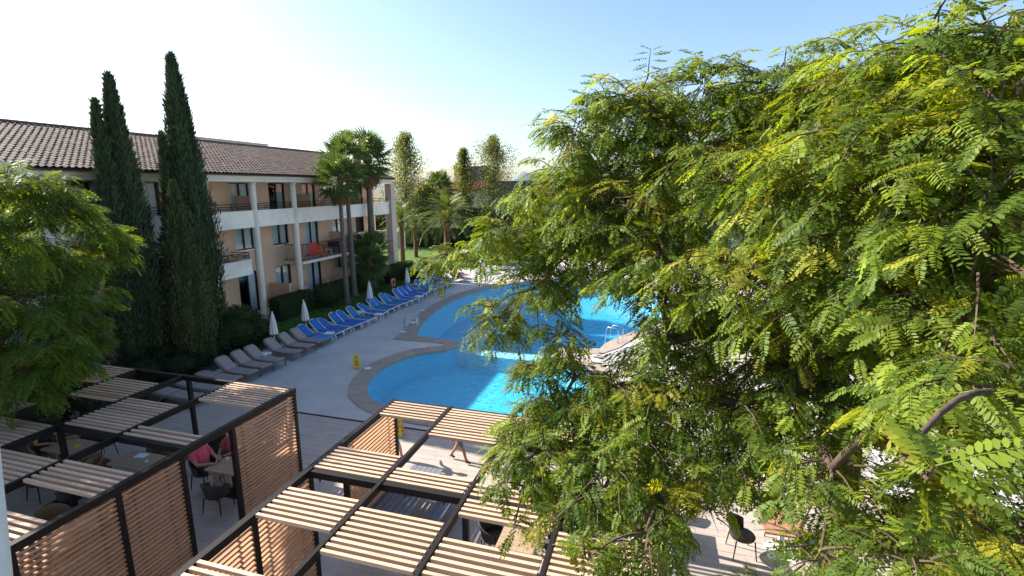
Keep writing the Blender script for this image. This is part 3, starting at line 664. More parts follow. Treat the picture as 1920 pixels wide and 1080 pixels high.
# things on the tables
def cup(x, y, z=.752):
    return tag(MB().lathe([(.03, 0), (.038, .04), (.042, .075), (.036, .072), (.028, .01)], 12).build('cup', 'ceramic', None, (x, y, z), True), cat='cup')
tag(cup(-10.5, 9.5), 'white cup near the guest in the pink shirt'); tag(cup(-12.4, 8.8), 'white cup on the bare table'); tag(cup(-14.1, 7.7), 'white cup on the table by the inner post', group=None)
gls = thing('drinking_glass', 'tall glass of amber drink on the table of the seated pair', 'glass', (-9.95, 9.5, .752))
MB().lathe([(.026, 0), (.034, .15), (.031, .15), (.023, .006)], 14).build('tumbler', 'bulb', gls, smooth=True); MB().lathe([(.021, .008), (.027, .11)], 12).build('drink', 'drink', gls)
bw = thing('sundae_bowl', 'glass bowl of red and white dessert on the drinks table', 'bowl', (-9.80, 9.2, .752))
MB().lathe([(.045, 0), (.012, .012), (.012, .05), (.07, .11), (.066, .11), (.01, .055)], 14).build('bowl', 'bulb', bw, smooth=True)
MB().lathe([(.05, .10), (.055, .13), (.035, .165), (.01, .175)], 12).build('ice_cream', 'ceramic', bw, smooth=True); MB().lathe([(.02, .165), (.028, .18), (.01, .2)], 10).build('sauce', 'red', bw, smooth=True)
def leaflet(x, y, deg, label, m='paper', sx=.15, sy=.21):
    o = MB().obox((0, 0, .0015), (sx, sy, .003)).build('leaflet', m, None, (x, y, .751)); o.rotation_euler = (0, 0, R(deg)); return tag(o, label, 'leaflet')
leaflet(-11.3, 5.05, 20, 'white paper on the table behind the screen', sx=.3, sy=.21); leaflet(-11.0, 4.75, -10, 'blue leaflet beside the white paper', 'towelblue'); leaflet(-11.6, 6.5, 30, 'folded blue leaflet on a table', 'towelblue'); leaflet(-12.9, 9.05, 10, 'white menu on the bare table', sx=.3, sy=.22)
leaflet(-15.1, 8.95, 40, 'yellow menu in front of the family', 'yellow')
# bulbs on a cable below the cross beam
for k, x in enumerate((-5.9, -4.1, -3.35, -2.2, -0.6)):
    b = thing('hanging_bulb', 'clear bulb hanging below the dark cross beam', 'bulb', (x, 7.30, 2.44), 0, 'bulbs below the sunlit pergola')
    MB().tube([(0, 0, 0), (0, 0, -.10)], .004, 5).build('cable', 'black', b); MB().lathe([(.018, -.15), (.02, -.10), (.008, -.095)], 10).build('socket', 'black', b)
    MB().lathe([(.004, -.25), (.03, -.235), (.036, -.205), (.026, -.17), (.016, -.151)], 12).build('globe', 'bulb', b, smooth=True)

# ------------------------------------------------------------------ sun loungers: foot end at x = 0, head towards -x
def make_lounger(fabric, framem, name='sun_lounger', raise_=42, thick=.03):
    t = thing(name, 'x', 'sun lounger')
    L1 = 1.18; a = R(raise_); bl = .80
    def prof(s_):   # seat line then backrest
        if s_ <= L1: return (-s_, .31 + .035 * math.sin(s_ / L1 * math.pi * 1.0) * -.6 + (.02 if s_ < .1 else 0))
        d = s_ - L1; return (-L1 - d * math.cos(a), .31 + d * math.sin(a))
    seat = [[(prof(s_)[0], y, prof(s_)[1]) for y in np.linspace(-.28, .28, 5)] for s_ in np.linspace(.04, L1 - .01, 9)]
    MB().sheet([r_[::-1] for r_ in seat], thick).build('seat', fabric, t, smooth=True)
    back = []
    for s_ in np.linspace(L1 + .01, L1 + bl - .03, 9):
        wd = .28 * (1 - max(0, (s_ - L1 - bl + .2) / .2) ** 3 * .45); back.append([(prof(s_)[0], y, prof(s_)[1]) for y in np.linspace(-wd, wd, 5)][::-1])
    MB().sheet(back, thick).build('backrest', fabric, t, smooth=True)
    f = MB()
    for s in (-1, 1):
        pts = [(prof(q)[0], s * .315, prof(q)[1] - .02) for q in np.linspace(0, L1, 8)] + [(-1.93, s * .315, .285)]
        f.tube(pts, .026, 6)
    f.tube([(-.02, -.315, .31), (-.02, .315, .31)], .026, 6); f.tube([(-1.9, -.315, .285), (-1.9, .315, .285)], .022, 6)
    f.build('frame', framem, t, smooth=True)
    bf = MB(); pts = [(prof(q)[0], -.305, prof(q)[1]) for q in (L1, L1 + bl * .5, L1 + bl - .16)] + [(prof(L1 + bl - .03)[0], -.20, prof(L1 + bl - .03)[1]), (prof(L1 + bl)[0], 0, prof(L1 + bl)[1])]
    pts = pts + [(x, -y, z) for x, y, z in pts[-2::-1]]
    bf.tube(pts, .027, 6); bf.tube([(-L1 - .45 * math.cos(a), 0, .31 + .45 * math.sin(a) - .03), (-L1 - .55, 0, .27)], .016, 6); bf.build('back_frame', framem, t, smooth=True)
    for s in (-1, 1):
        MB().tube([(-.12, s * .315, .29), (-.05, s * .33, .14), (-.09, s * .33, 0)], [.03, .026, .03], 6).build('leg', framem, t, smooth=True)
        MB().tube([(-1.35, s * .315, .28), (-1.47, s * .33, .14), (-1.40, s * .33, 0)], [.03, .026, .03], 6).build('leg', framem, t, smooth=True)
    return t
FX = -15.55
lt = make_lounger('taupe', 'taupeframe', raise_=40, thick=.07)
ltf = make_lounger('taupe', 'taupeframe', raise_=4, thick=.07)
lb = make_lounger('blue', 'plastic', raise_=44); ltl = make_lounger('teal', 'plastic', raise_=46); lbl = make_lounger('blue', 'plastic', raise_=33)
for p_ in (lt, ltf, lb, ltl): pass
def lounger(proto, used, x, y, deg, label, group):
    if id(proto) not in used:
        used.add(id(proto)); proto.location = (x, y, .003); proto.rotation_euler = (0, 0, R(deg)); return tag(proto, label, None, group)
    return dup(proto, (x, y, .003), R(deg), label, group)
used = set()
GT, GB = 'taupe padded loungers by the terrace', 'blue sling loungers along the lawn'
for k, y in enumerate((15.75, 16.55, 17.3, 18.45, 19.35, 20.2)):
    lounger(lt, used, FX + .05, y, -2, ['taupe padded lounger beside the one laid flat', 'taupe padded lounger, second after the flat one', 'taupe padded lounger before the small white table beside the trees', 'taupe padded lounger below the closed white parasol next to the shrub', 'taupe padded lounger between the closed parasol and the last taupe one', 'taupe padded lounger next to the lounger with the blue towel'][k], GT)
for k, y in enumerate((15.0, 14.05, 13.2)): lounger(ltf, used, FX - .05, y, -1, ['taupe padded lounger laid flat next to the raised ones', 'flat taupe lounger behind the pergola corner, middle of three', 'flat taupe lounger closest to the dappled pergola'][k], GT)
bl = [(20.85, 0), (21.85, 0), (22.6, 0), (23.35, 0), (24.1, 0), (24.8, 1), (26.4, 0), (27.15, 1), (27.9, 0), (28.65, 1), (29.45, 0), (30.25, 0), (31.1, 0), (31.85, 0), (32.6, 0), (33.9, 1), (34.6, 1), (35.35, 1), (36.1, 1), (36.85, 0)]
LABS = {1: 'blue sling lounger next to the small table and striped towel', 2: 'blue sling lounger, second after the one with the striped towel', 3: 'blue sling lounger, third after the one with the striped towel', 4: 'blue sling lounger beside the teal one below the palms',
        6: 'blue sling lounger just past the parasol in front of the palm trunks', 7: 'teal sling lounger, second past the parasol in front of the palms', 8: 'blue sling lounger between two teal ones past the palms', 9: 'teal sling lounger before the stretch of blue ones near the lifebuoy',
        10: 'blue sling lounger, first of the stretch in front of the lifebuoy', 11: 'blue sling lounger, second of the stretch in front of the lifebuoy', 12: 'blue sling lounger, third of the stretch in front of the lifebuoy', 13: 'blue sling lounger below the parasol near the lifebuoy', 14: 'blue sling lounger next to the table by the bright blue towel', 19: 'blue sling lounger at the end of the row beyond the towels'}
for k, (y, tl_) in enumerate(bl):
    lab = {0: 'blue sling lounger with a blue striped towel on its foot', 5: 'teal sling lounger beside a white table under the palms', 15: 'teal sling lounger with a bright blue towel', 16: 'teal sling lounger with an aqua towel', 17: 'teal sling lounger with a pink towel', 18: 'teal sling lounger with an aqua and cream towel'}.get(k)
    if lab is None: lab = LABS[k]
    lounger(ltl if tl_ else (lbl if k in (2, 6, 10, 13) else lb), used, FX + .09 * math.sin(k * 5.3), y + .05 * math.sin(k * 9.1), math.sin(k * 3.3) * 4.0, lab, GB if k not in (0, 5, 15, 16, 17, 18) else None)
lounger(lb, used, -14.3, 45.2, 20, 'blue sling lounger with pale towels near the open parasol', 'far blue loungers'); lounger(lb, used, -13.2, 46.0, 15, 'blue sling lounger with red bag beyond the open parasol', 'far blue loungers')
lounger(lb, used, -15.1, 38.6, -20, 'sunlit lounger with pink towel and sunbather', 'far blue loungers'); lounger(lb, used, -15.4, 39.9, -15, 'sunlit lounger behind the pink towel', 'far blue loungers')
def towel(x, y, m, label, deg=0, L=.95, x0=-1.0):
    rows = []; rg = random.Random(label)
    for i in range(12):
        s_ = i / 11; xx = x0 + s_ * L
        rows.append([(xx + .015 * math.sin(j * 2 + i), yy, (.335 if abs(yy) < .33 else .335 - (abs(yy) - .33) * .9) + rg.uniform(0, .012) - (max(0, xx + .01) * .9)) for j, yy in enumerate(np.linspace(-.40, .40, 11))])
    o = MB().sheet([r_[::-1] for r_ in rows], .012).build('towel', m, None, (x, y, .02), True); o.rotation_euler = (0, 0, R(deg)); return tag(o, label, 'towel')
towel(FX, 20.85, 'towelblue', 'blue striped towel thrown over a lounger foot', x0=-.92)
towel(FX, 33.9, 'towelblue', 'bright blue towel spread on a teal lounger'); towel(FX, 34.6, 'towelteal', 'aqua towel spread on a teal lounger'); towel(FX, 35.35, 'towelpink', 'pink patterned towel on a teal lounger'); towel(FX, 36.1, 'towelcream', 'cream and aqua towel on a teal lounger')
towel(-15.1, 38.6, 'towelpink', 'pink towel hanging off the sunlit lounger', -20); towel(-14.3, 45.2, 'whitecloth', 'white towel on a far blue lounger', 20)
# small white tables
st = thing('side_table', 'x', 'side table')
MB().box(-.22, .22, -.22, .22, .37, .41).build('table_top', 'plastic', st, bevel=.012)
for sx, sy in ((-1, -1), (1, -1), (1, 1), (-1, 1)): MB().tube([(sx * .17, sy * .17, .37), (sx * .20, sy * .20, 0)], [.03, .02], 6).build('leg', 'plastic', st)
for k, (x, y, lab) in enumerate(((-16.75, 17.72, 'small white plastic table between two taupe loungers'), (-15.95, 21.35, 'small white plastic table beside the striped towel'), (-17.0, 25.7, 'small white plastic table at the head of the row below the palms'),
                             (-15.55, 25.55, 'small white plastic table beside the teal lounger below the palms'), (-15.5, 30.7, 'small white plastic table among the far blue loungers'), (-15.6, 33.2, 'small white plastic table beside the bright blue towel'), (-17.7, 34.6, 'small white plastic table on the grass behind the towels'))):
    if k == 0: st.location = (x, y, .003); tag(st, lab, None, 'small white poolside tables')
    else: dup(st, (x, y, .003), random.uniform(-.2, .2), lab, 'small white poolside tables')
# closed parasols
def parasol_mesh():
    prof = [(.085, .93), (.15, .90), (.17, .98), (.15, 1.2), (.115, 1.5), (.07, 1.78), (.035, 1.93), (.02, 1.97)]
    return MB().lathe(prof, 32, wob=lambda a, i: 1 + (.24 if i < 6 else .1) * math.cos(8 * a + .35 * i) + .06 * math.sin(3 * a + i))
pz = thing('closed_parasol', 'x', 'parasol')
MB().tube([(0, 0, .03), (0, 0, 2.0)], .019, 8).build('pole', 'plastic', pz); parasol_mesh().build('canopy', 'canvas', pz, smooth=True)
MB().lathe([(.23, 0), (.24, .03), (.21, .06), (.05, .075), (.035, .2)], 16).build('base', 'plastic', pz); MB().lathe([(.03, 1.96), (.032, 2.0), (.008, 2.04)], 10).build('finial', 'plastic', pz)
MB().lathe([(.135, 1.21), (.138, 1.23), (.132, 1.25)], 16).build('strap', 'canvas', pz)
for k, (x, y, lean, lab) in enumerate(((-17.2, 18.92, 0, 'closed white parasol among the taupe loungers'), (-17.4, 21.5, 0, 'closed white parasol beside the lounger with the striped towel'), (-17.05, 27.1, 0, 'closed white parasol in front of the palm trunks'), (-17.3, 32.6, 0, 'closed white parasol near the lifebuoy'), (-17.0, 34.9, 0, 'closed white parasol beside the yellow bush'))):
    o = pz if k == 0 else dup(pz, (x, y, .003))
    o.location = (x, y, .003); o.rotation_euler = ((.0, -.04, 0) if k == 1 else (.01 * (k - 2), .012 * (k - 1), k * 1.1)); tag(o, lab, None, 'closed poolside parasols')
op = thing('open_parasol', 'open white parasol shading the sunbathers at the end of the pool', 'parasol', (-16.9, 43.2, 0))
MB().tube([(0, 0, 0), (0, 0, 2.1)], .022, 8).build('pole', 'plastic', op)
MB().lathe([(1.15, 1.62), (1.13, 1.66), (.8, 1.84), (.4, 2.0), (.02, 2.12), (.02, 2.10), (.4, 1.97), (.8, 1.81), (1.12, 1.63)], 16).build('canopy', 'canvas', op); MB().lathe([(.25, 0), (.25, .05), (.05, .07)], 14).build('base', 'plastic', op)

# ------------------------------------------------------------------ poolside fittings
def sign(x, y, deg, label, side='yellow', lettered=True):
    t = thing('wet_floor_sign', label, 'floor sign', (x, y, .012), R(deg), 'folding wet floor signs')
    for s in (-1, 1):
        b = MB()
        P = [(-.15, s * .16, 0), (-.12, s * .16, 0), (-.10, s * .145, .06), (.10, s * .145, .06), (.12, s * .16, 0), (.15, s * .16, 0), (.115, s * .02, .58), (.06, s * .012, .62), (-.06, s * .012, .62), (-.115, s * .02, .58)]
        n_ = Vector((0, s * .97, .25)) * .012
        Q = [tuple(Vector(p) - n_) for p in P]; k = len(P)
        fs = [tuple(range(k)), tuple(range(2 * k - 1, k - 1, -1))] + [(i, (i + 1) % k, (i + 1) % k + k, i + k) for i in range(k)]
        if s > 0: fs = [f[::-1] for f in fs]
        b.add(P + Q, fs); pn = b.build('panel', side if s < 0 else 'yellow', t)
        def on(u, z, off=.003):  # point on the slanted face
            f_ = (z - .06) / (.58 - .06); return Vector((u, s * (.145 + (.02 - .145) * f_), z)) + Vector((0, s * off, off * .25))
        tri = MB(); q = [on(-.065, .27), on(.065, .27), on(0, .40)]; tri.add([tuple(p) for p in q], [(0, 1, 2) if s < 0 else (2, 1, 0)]); tri.build('warning_triangle', 'red' if side == 'yellow' else 'black', pn)
        tx = MB()
        for zz, wd in ((.50, .07), (.46, .055), (.20, .07), (.165, .06)):
            u = -wd
            while u < wd:
                q = [on(u, zz), on(u + .012, zz), on(u + .012, zz + .022), on(u, zz + .022)]; tx.add([tuple(p) for p in q], [(0, 1, 2, 3) if s < 0 else (3, 2, 1, 0)]); u += .018
        tx.build('lettering', 'black', pn)
    return t
sign(-12.28, 18.15, 35, 'yellow wet floor sign beside the near pool'); sign(-7.55, 13.2, 10, 'yellow wet floor sign behind the sunlit pergola'); sign(-14.75, 32.75, 60, 'yellow wet floor sign beside the far pool')
def ladder(x, y, deg, label):
    t = thing('pool_ladder', label, 'ladder', (x, y, .03), R(deg))
    for s in (-.25, .25):
        pts = [(-.55, s, 0), (-.55, s, .55)] + [(-.55 + .2 - .2 * math.cos(a), s, .55 + .2 * math.sin(a) * 1.0) for a in np.linspace(.3, 1.57, 5)] + [(-.35 + .25 + .25 * math.sin(a) * 1.0, s, .55 + .2 * math.cos(a)) for a in np.linspace(.3, 1.4, 4)] + [(.18, s, .3), (.2, s, -.9)]
        MB().tube(pts, .021, 8).build('rail', 'steel', t, smooth=True)
        MB().lathe([(.045, 0), (.045, .012), (.022, .02)], 12, (-.55, s, 0)).build('flange', 'steel', t)
    for z in (-.25, -.5, -.75): MB().box(.14, .24, -.24, .24, z - .012, z + .012).build('step', 'steel', t)
    return t
ladder(-12.62, 24.35, 20, 'steel ladder beside the corner between the two pools'); ladder(-12.45, 37.2, -25, 'steel ladder at the far end of the pool'); ladder(-1.95, 25.3, 155, 'steel ladder half hidden behind the leaves')
for k, (x, y) in enumerate(((-11.75, 18.2), (-13.0, 23.7), (-13.35, 25.6), (-14.1, 28.4), (-14.2, 33.95), (-13.25, 36.9))):
    t = thing('skimmer_lid', ['round white skimmer lid beside the near pool and its yellow sign', 'round white skimmer lid at the corner of the deck spit', 'round white skimmer lid just past the steel ladder', 'round white skimmer lid on the long curve of the far pool', 'round white skimmer lid beside the far yellow sign', 'round white skimmer lid near the far steel ladder'][k], 'lid', (x, y, .037), 0, 'skimmer lids round the pool')
    MB().lathe([(.155, 0), (.155, .006), (.14, .010)], 20).build('ring', 'plastic', t); MB().lathe([(.125, .010), (.12, .014)], 20).build('cover', 'plastic', t); MB().lathe([(.03, .014), (.028, .018)], 10).build('knob', 'greycol', t)
lbt = thing('lifebuoy_post', 'orange lifebuoy hanging on a short post in the grass', 'lifebuoy', (-18.9, 33.2, 0))
MB().tube([(0, 0, 0), (0, 0, .95)], .03, 8).build('post', 'greycol', lbt)
rb = MB(); vs = []; fs = []; n1, n2 = 28, 10
for i in range(n1):
    a = 2 * math.pi * i / n1
    for j in range(n2):
        c = 2 * math.pi * j / n2; r_ = .27 + .075 * math.cos(c); vs.append((.06 + .05 * math.sin(c), r_ * math.cos(a), .72 + r_ * math.sin(a)))
for i in range(n1):
    for j in range(n2): fs.append((i * n2 + j, ((i + 1) % n1) * n2 + j, ((i + 1) % n1) * n2 + (j + 1) % n2, i * n2 + (j + 1) % n2))
rb.add(vs, fs).build('ring', 'orange', lbt, smooth=True)
for k in range(4):
    a = R(45 + 90 * k); q = MB(); pts = []
    for da in (-.09, .09):
        pts.append([(.06 + .056 * math.sin(c), (.27 + .081 * math.cos(c)) * math.cos(a + da), .72 + (.27 + .081 * math.cos(c)) * math.sin(a + da)) for c in np.linspace(0, 2 * math.pi, 13)])
    q.sheet(pts).build('band', 'plastic', lbt, smooth=True)
# balcony clutter of the hotel
def balcony_ring(x, y, z):
    b = MB(); vs = []; fs = []
    for i in range(24):
        a = 2 * math.pi * i / 24
        for j in range(8):
            c = 2 * math.pi * j / 8; r_ = .36 + .11 * math.cos(c); vs.append((.1 * math.sin(c), r_ * math.cos(a), r_ * math.sin(a)))
    for i in range(24):
        for j in range(8): fs.append((i * 8 + j, ((i + 1) % 24) * 8 + j, ((i + 1) % 24) * 8 + (j + 1) % 8, i * 8 + (j + 1) % 8))
    return b.add(vs, fs).build('swim_ring', 'orange', None, (x, y, z), True)
tag(balcony_ring(-22.0, 29.3, 3.56), 'orange swim ring standing against the balcony railing', 'swim ring')
tag(MB().sheet([[(-21.76 + .015 * math.sin(k * 1.3), 27.7 + k * .08, z) for k in range(12)] for z in (3.3, 3.75, 4.17)], .01).build('towel', 'redcloth', None, smooth=True), 'red towel hung over the balcony railing', 'towel')
pc = thing('plastic_chair', 'white plastic chair on the balcony beside the swim ring', 'chair', (-22.3, 30.4, 3.052), R(-60))
MB().box(-.22, .22, -.22, .22, .40, .43).build('seat', 'plastic', pc, bevel=.01)
for k in range(5): MB().box(-.2 + k * .09, -.16 + k * .09, -.235, -.21, .43, .85).build('back_slat', 'plastic', pc)
MB().box(-.22, .22, -.24, -.205, .85, .9).build('back_rail', 'plastic', pc)
for sx, sy in ((-1, -1), (1, -1), (1, 1), (-1, 1)): MB().tube([(sx * .19, sy * .19, .40), (sx * .22, sy * .22, 0)], .018, 6).build('leg', 'plastic', pc)
dup(pc, (-22.3, 28.0, .302), R(-100), 'white plastic chair on the ground floor terrace by the column'); dup(pc, (-22.35, 30.6, .302), R(-70), 'white plastic chair on the ground floor terrace by the privacy wall'); dup(pc, (-22.5, 25.0, F3 + .002), R(-80), 'white plastic chair on the top balcony')
ac = thing('gas_barbecue', 'covered dark box standing in the corner of the railed balcony', 'barbecue', (-22.5, 31.4, 3.052))
MB().box(-.25, .25, -.35, .35, .5, .85).build('cover', 'navy', ac, bevel=.04)
for sx, sy in ((-1, -1), (1, -1), (1, 1), (-1, 1)): MB().box(sx * .2 - .02, sx * .2 + .02, sy * .3 - .02, sy * .3 + .02, 0, .5).build('leg', 'dark', ac)
# ------------------------------------------------------------------ foliage tools
def unit(a): return a / np.maximum(np.linalg.norm(a, axis=-1, keepdims=True), 1e-9)
def leaf_template(L, pairs, ll, lw, rg, droop=.25, hexa=True, cup=.0):
    V = []; Fc = []
    def rz(x): return -droop * L * (x / L) ** 2
    def leaflet(px, side, s_, term=False):
        a = R(rg.uniform(62, 78)) if not term else rg.uniform(-.2, .2)
        d = np.array([math.cos(a), side * math.sin(a), rg.uniform(-.28, .02)]); d /= np.linalg.norm(d)
        n_ = np.array([0, 0, 1.0]) + np.array([rg.uniform(-.25, .25), rg.uniform(-.25, .25), 0]); sd_ = np.cross(n_, d); sd_ /= np.linalg.norm(sd_)
        b = np.array([px, 0, rz(px)]) + d * ll * .06
        l_ = ll * s_; w_ = lw * s_ * .5; k = len(V)
        pts = [(0, .0), (.22, .85), (.72, 1), (1, .0), (.72, -1), (.22, -.85)] if hexa else [(0, 0), (.5, 1), (1, 0), (.5, -1)]
        for u, v_ in pts: V.append(b + d * l_ * u + sd_ * w_ * v_ + np.array([0, 0, -.10 * l_ * u * u]))
        Fc.append(list(range(k, k + len(pts))))
    for i in range(pairs):
        t = (i + .7) / (pairs + .3); px = L * (.14 + .83 * t); s_ = (.72 + .55 * math.sin(math.pi * min(1, t * .8 + .15))) * rg.uniform(.85, 1.1)
        for side in (-1, 1): leaflet(px + side * L * .012, side, s_)
    leaflet(L * .97, 1, .9, True)
    w_ = L * .008; k = len(V)
    if hexa:
        xs = [0, L * .5, L]; pts = [(x, -w_ * (1.4 - x / L), rz(x)) for x in xs] + [(x, w_ * (1.4 - x / L), rz(x)) for x in xs[::-1]]
    else: pts = [(0, -w_, 0), (L, -w_ * .5, rz(L)), (L, w_ * .5, rz(L)), (0, w_, 0)]
    V += [np.array(p) for p in pts]; Fc.append(list(range(k, k + len(pts))))
    return np.array(V), np.array(Fc)
def frames(X, Z):
    X = unit(X); Y = unit(np.cross(Z, X)); Zz = np.cross(X, Y); return np.stack([X, Y, Zz], -1)     # columns
def instance(templates, which, pos, Rm, scale, colors, varc=.12):
    Vs = []; Fs = []; Cs = []; off = 0
    for ti, (TV, TFc) in enumerate(templates):
        idx = np.where(which == ti)[0]
        if not len(idx): continue
        V = np.einsum('nij,vj->nvi', Rm[idx], TV) * scale[idx, None, None] + pos[idx, None, :]
        n, v = V.shape[:2]
        Fs.append((TFc[None] + (np.arange(n) * v)[:, None, None] + off).reshape(-1, TFc.shape[1])); off += n * v
        Vs.append(V.reshape(-1, 3))
        nf = v // TFc.shape[1]; jit = np.repeat(RNG.uniform(1 - varc, 1 + varc, (n, nf)), TFc.shape[1], axis=1)[:, :v]
        Cs.append((colors[idx, None, :] * jit[..., None]).reshape(-1, 3))
    return np.concatenate(Vs), np.concatenate(Fs), np.concatenate(Cs)
def diamonds(P, D, Nn, ln, wd, col):
    D = unit(D); S = unit(np.cross(Nn, D)); n = len(P); V = np.empty((n, 4, 3))
    V[:, 0] = P; V[:, 1] = P + D * (ln * .45)[:, None] + S * (wd * .5)[:, None]; V[:, 2] = P + D * ln[:, None]; V[:, 3] = P + D * (ln * .45)[:, None] - S * (wd * .5)[:, None]
    return V.reshape(-1, 3), np.arange(n * 4).reshape(-1, 4), np.repeat(col, 4, 0)
def skeleton(base, fork, lobes, r0):
    """grow limbs from the fork to every lobe centre; returns paths with radii"""
    nodes = [np.array(fork)]; par = [-1]; order = sorted(range(len(lobes)), key=lambda i: np.linalg.norm(lobes[i][0] - fork)); leafidx = {}
    for i in order:
        c = lobes[i][0]; best = None
        for k, nd in enumerate(nodes):
            dd = np.linalg.norm(c - nd) + .55 * (np.linalg.norm(nd - fork)) * .6
            if best is None or dd < best[0]: best = (dd, k)
        nodes.append(c); par.append(best[1]); leafidx[i] = len(nodes) - 1
    cnt = [1.0] * len(nodes)
    for k in range(len(nodes) - 1, 0, -1): cnt[par[k]] += cnt[k]
    rad = [max(.012, r0 * (c / cnt[0]) ** .62) for c in cnt]
    b = MB()
    for k in range(1, len(nodes)):
        p, q = nodes[par[k]], nodes[k]; d = q - p; L = np.linalg.norm(d); sag = np.array([0, 0, .10 * L]) + RNG.normal(0, .03 * L, 3)
        pts = [p + d * t + sag * 4 * t * (1 - t) * .8 for t in np.linspace(0, 1, 7)]
        ra = min(rad[par[k]], rad[k] * 1.25); b.tube(pts, [ra + (rad[k] * .8 - ra) * t for t in np.linspace(0, 1, 7)], 7)
    return b, nodes
def pinnate_tree(name, label, base, fork, trunk_pts, trunk_r, lobes, tmpl, twig_density, leaves_per_twig, leaf_scale, colfun, matn, n_own=0, twig_len=1.0, pods=0, skip=None, tmpl2=None):
    t = thing(name, label, 'tree', tuple(base)); base = np.array(base)
    tb = MB().tube(trunk_pts, trunk_r, 12); tb.v = [tuple(np.array(p) - base) for p in tb.v]; tb.build('trunk', 'bark', t, smooth=True)
    sk, nodes = skeleton(base, np.array(fork), lobes, trunk_r[-1])
    P, X, Z, S, Cl = [], [], [], [], []
    tw = MB(); podP = []
    for c, r_ in lobes:
        n = max(3, int(twig_density * r_ ** 2))
        for k in range(n):
            d = RNG.normal(0, 1, 3); d[2] = d[2] * .75 + .15; d /= np.linalg.norm(d)
            st = c + d * r_ * RNG.uniform(.05, .45); L = r_ * RNG.uniform(.5, .9) * twig_len
            hz = unit(d * np.array([1, 1, .45]) + RNG.normal(0, .25, 3)); dr = np.array([0, 0, -.35 * L])
            pts = [st + hz * L * u + dr * u * u for u in (0, .33, .66, 1)]
            tw.tube(pts, [.012, .009, .006, .002], 3, False)
            cc = colfun(); m_ = leaves_per_twig + int(RNG.integers(-1, 2))
            for j in range(m_):
                u = .25 + .75 * (j + .5) / m_; p = st + hz * L * u + dr * u * u; tg = unit(hz * L + 2 * dr * u)
                side = unit(np.cross(tg, [0, 0, 1.0])) * (1 if j % 2 else -1)
                f = .35 + .75 * u ** 3 if j < m_ - 1 else 2.2
                xd = unit(tg * f + side * RNG.uniform(.6, 1.1) + np.array([0, 0, RNG.uniform(-.75, .15)]))
                P.append(p); X.append(xd); Z.append(np.array([0, 0, 1.0]) + RNG.normal(0, .38, 3) + .25 * d); S.append(leaf_scale * RNG.uniform(.6, 1.25)); Cl.append(cc * RNG.uniform(.82, 1.18))
            if pods and RNG.random() < pods:
                for q in range(int(RNG.integers(2, 6))):
                    podP.append(pts[int(RNG.integers(1, 4))] + RNG.normal(0, .05, 3))
    P = np.array(P); X = np.array(X); Z = np.array(Z); S = np.array(S); Cl = np.clip(np.array(Cl), .004, .6)
    if skip is not None:
        kp = ~skip(P); P, X, Z, S, Cl = P[kp], X[kp], Z[kp], S[kp], Cl[kp]
    which = RNG.integers(0, len(tmpl), len(P)); Rm = frames(X, Z)
    own = np.zeros(len(P), bool)
    if n_own:
        v = P - CC; dpt = v @ CF; sx = 960 + FPX * (v @ CR) / dpt; sy = 540 - FPX * (v @ CU) / dpt
        vis = (dpt > .5) & (sx > 0) & (sx < 1920) & (sy > 0) & (sy < 1080); key = np.where(vis, dpt, 1e9); own[np.argsort(key)[:n_own]] = True; own &= vis
        var = []
        for ti, (TV, TFc) in enumerate(tmpl):
            for q in range(3):
                c = np.clip(colfun(), .004, .6); var.append(npmesh('leaf', TV, TFc, matn, np.repeat(c[None], len(TV), 0) * np.repeat(RNG.uniform(.9, 1.1, (len(TV) // TFc.shape[1] + 1, 1)), TFc.shape[1], 0)[:len(TV)]))
        for i in np.where(own)[0]:
            o = put('leaf', var[which[i] * 3 + int(RNG.integers(0, 3))], t); Mx = Matrix(Rm[i].tolist()).to_4x4() @ Matrix.Scale(S[i], 4); Mx.translation = Vector((P[i] - base).tolist()); o.matrix_basis = Mx
    kp = ~own; far_ = np.zeros(len(P), bool)
    if tmpl2: far_ = np.linalg.norm(P - CC, axis=1) > 5.6
    V, Fc, Cc = instance(tmpl, which[kp & ~far_], P[kp & ~far_] - base, Rm[kp & ~far_], S[kp & ~far_], Cl[kp & ~far_])
    tag(put('crown', npmesh('crown', V, Fc, matn, Cc), t), kind='stuff')
    if tmpl2:
        V, Fc, Cc = instance(tmpl2, which[far_] % len(tmpl2), P[far_] - base, Rm[far_], S[far_], Cl[far_])
        tag(put('outer_crown', npmesh('outer_crown', V, Fc, matn, Cc), t), kind='stuff')
    sk.v = [tuple(np.array(p) - base) for p in sk.v]; sk.build('limbs', 'bark', t, smooth=True)
    tw.v = [tuple(np.array(p) - base) for p in tw.v]; tag(tw.build('twigs', 'bark', t), kind='stuff')
    if podP:
        q = np.array(podP) - base; n = len(q); D = np.tile([0, 0, -1.0], (n, 1)) + RNG.normal(0, .25, (n, 3)); Nn = RNG.normal(0, 1, (n, 3)); Nn[:, 2] = 0
        V, Fc, Cc = diamonds(q, D, Nn, RNG.uniform(.05, .085, n), RNG.uniform(.02, .032, n), np.array([.30, .27, .045]) * RNG.uniform(.6, 1.3, (n, 1)))
        tag(put('seed_pods', npmesh('seed_pods', V, Fc, matn, Cc), t), kind='stuff')
    print(name, 'leaves', len(P)); return t

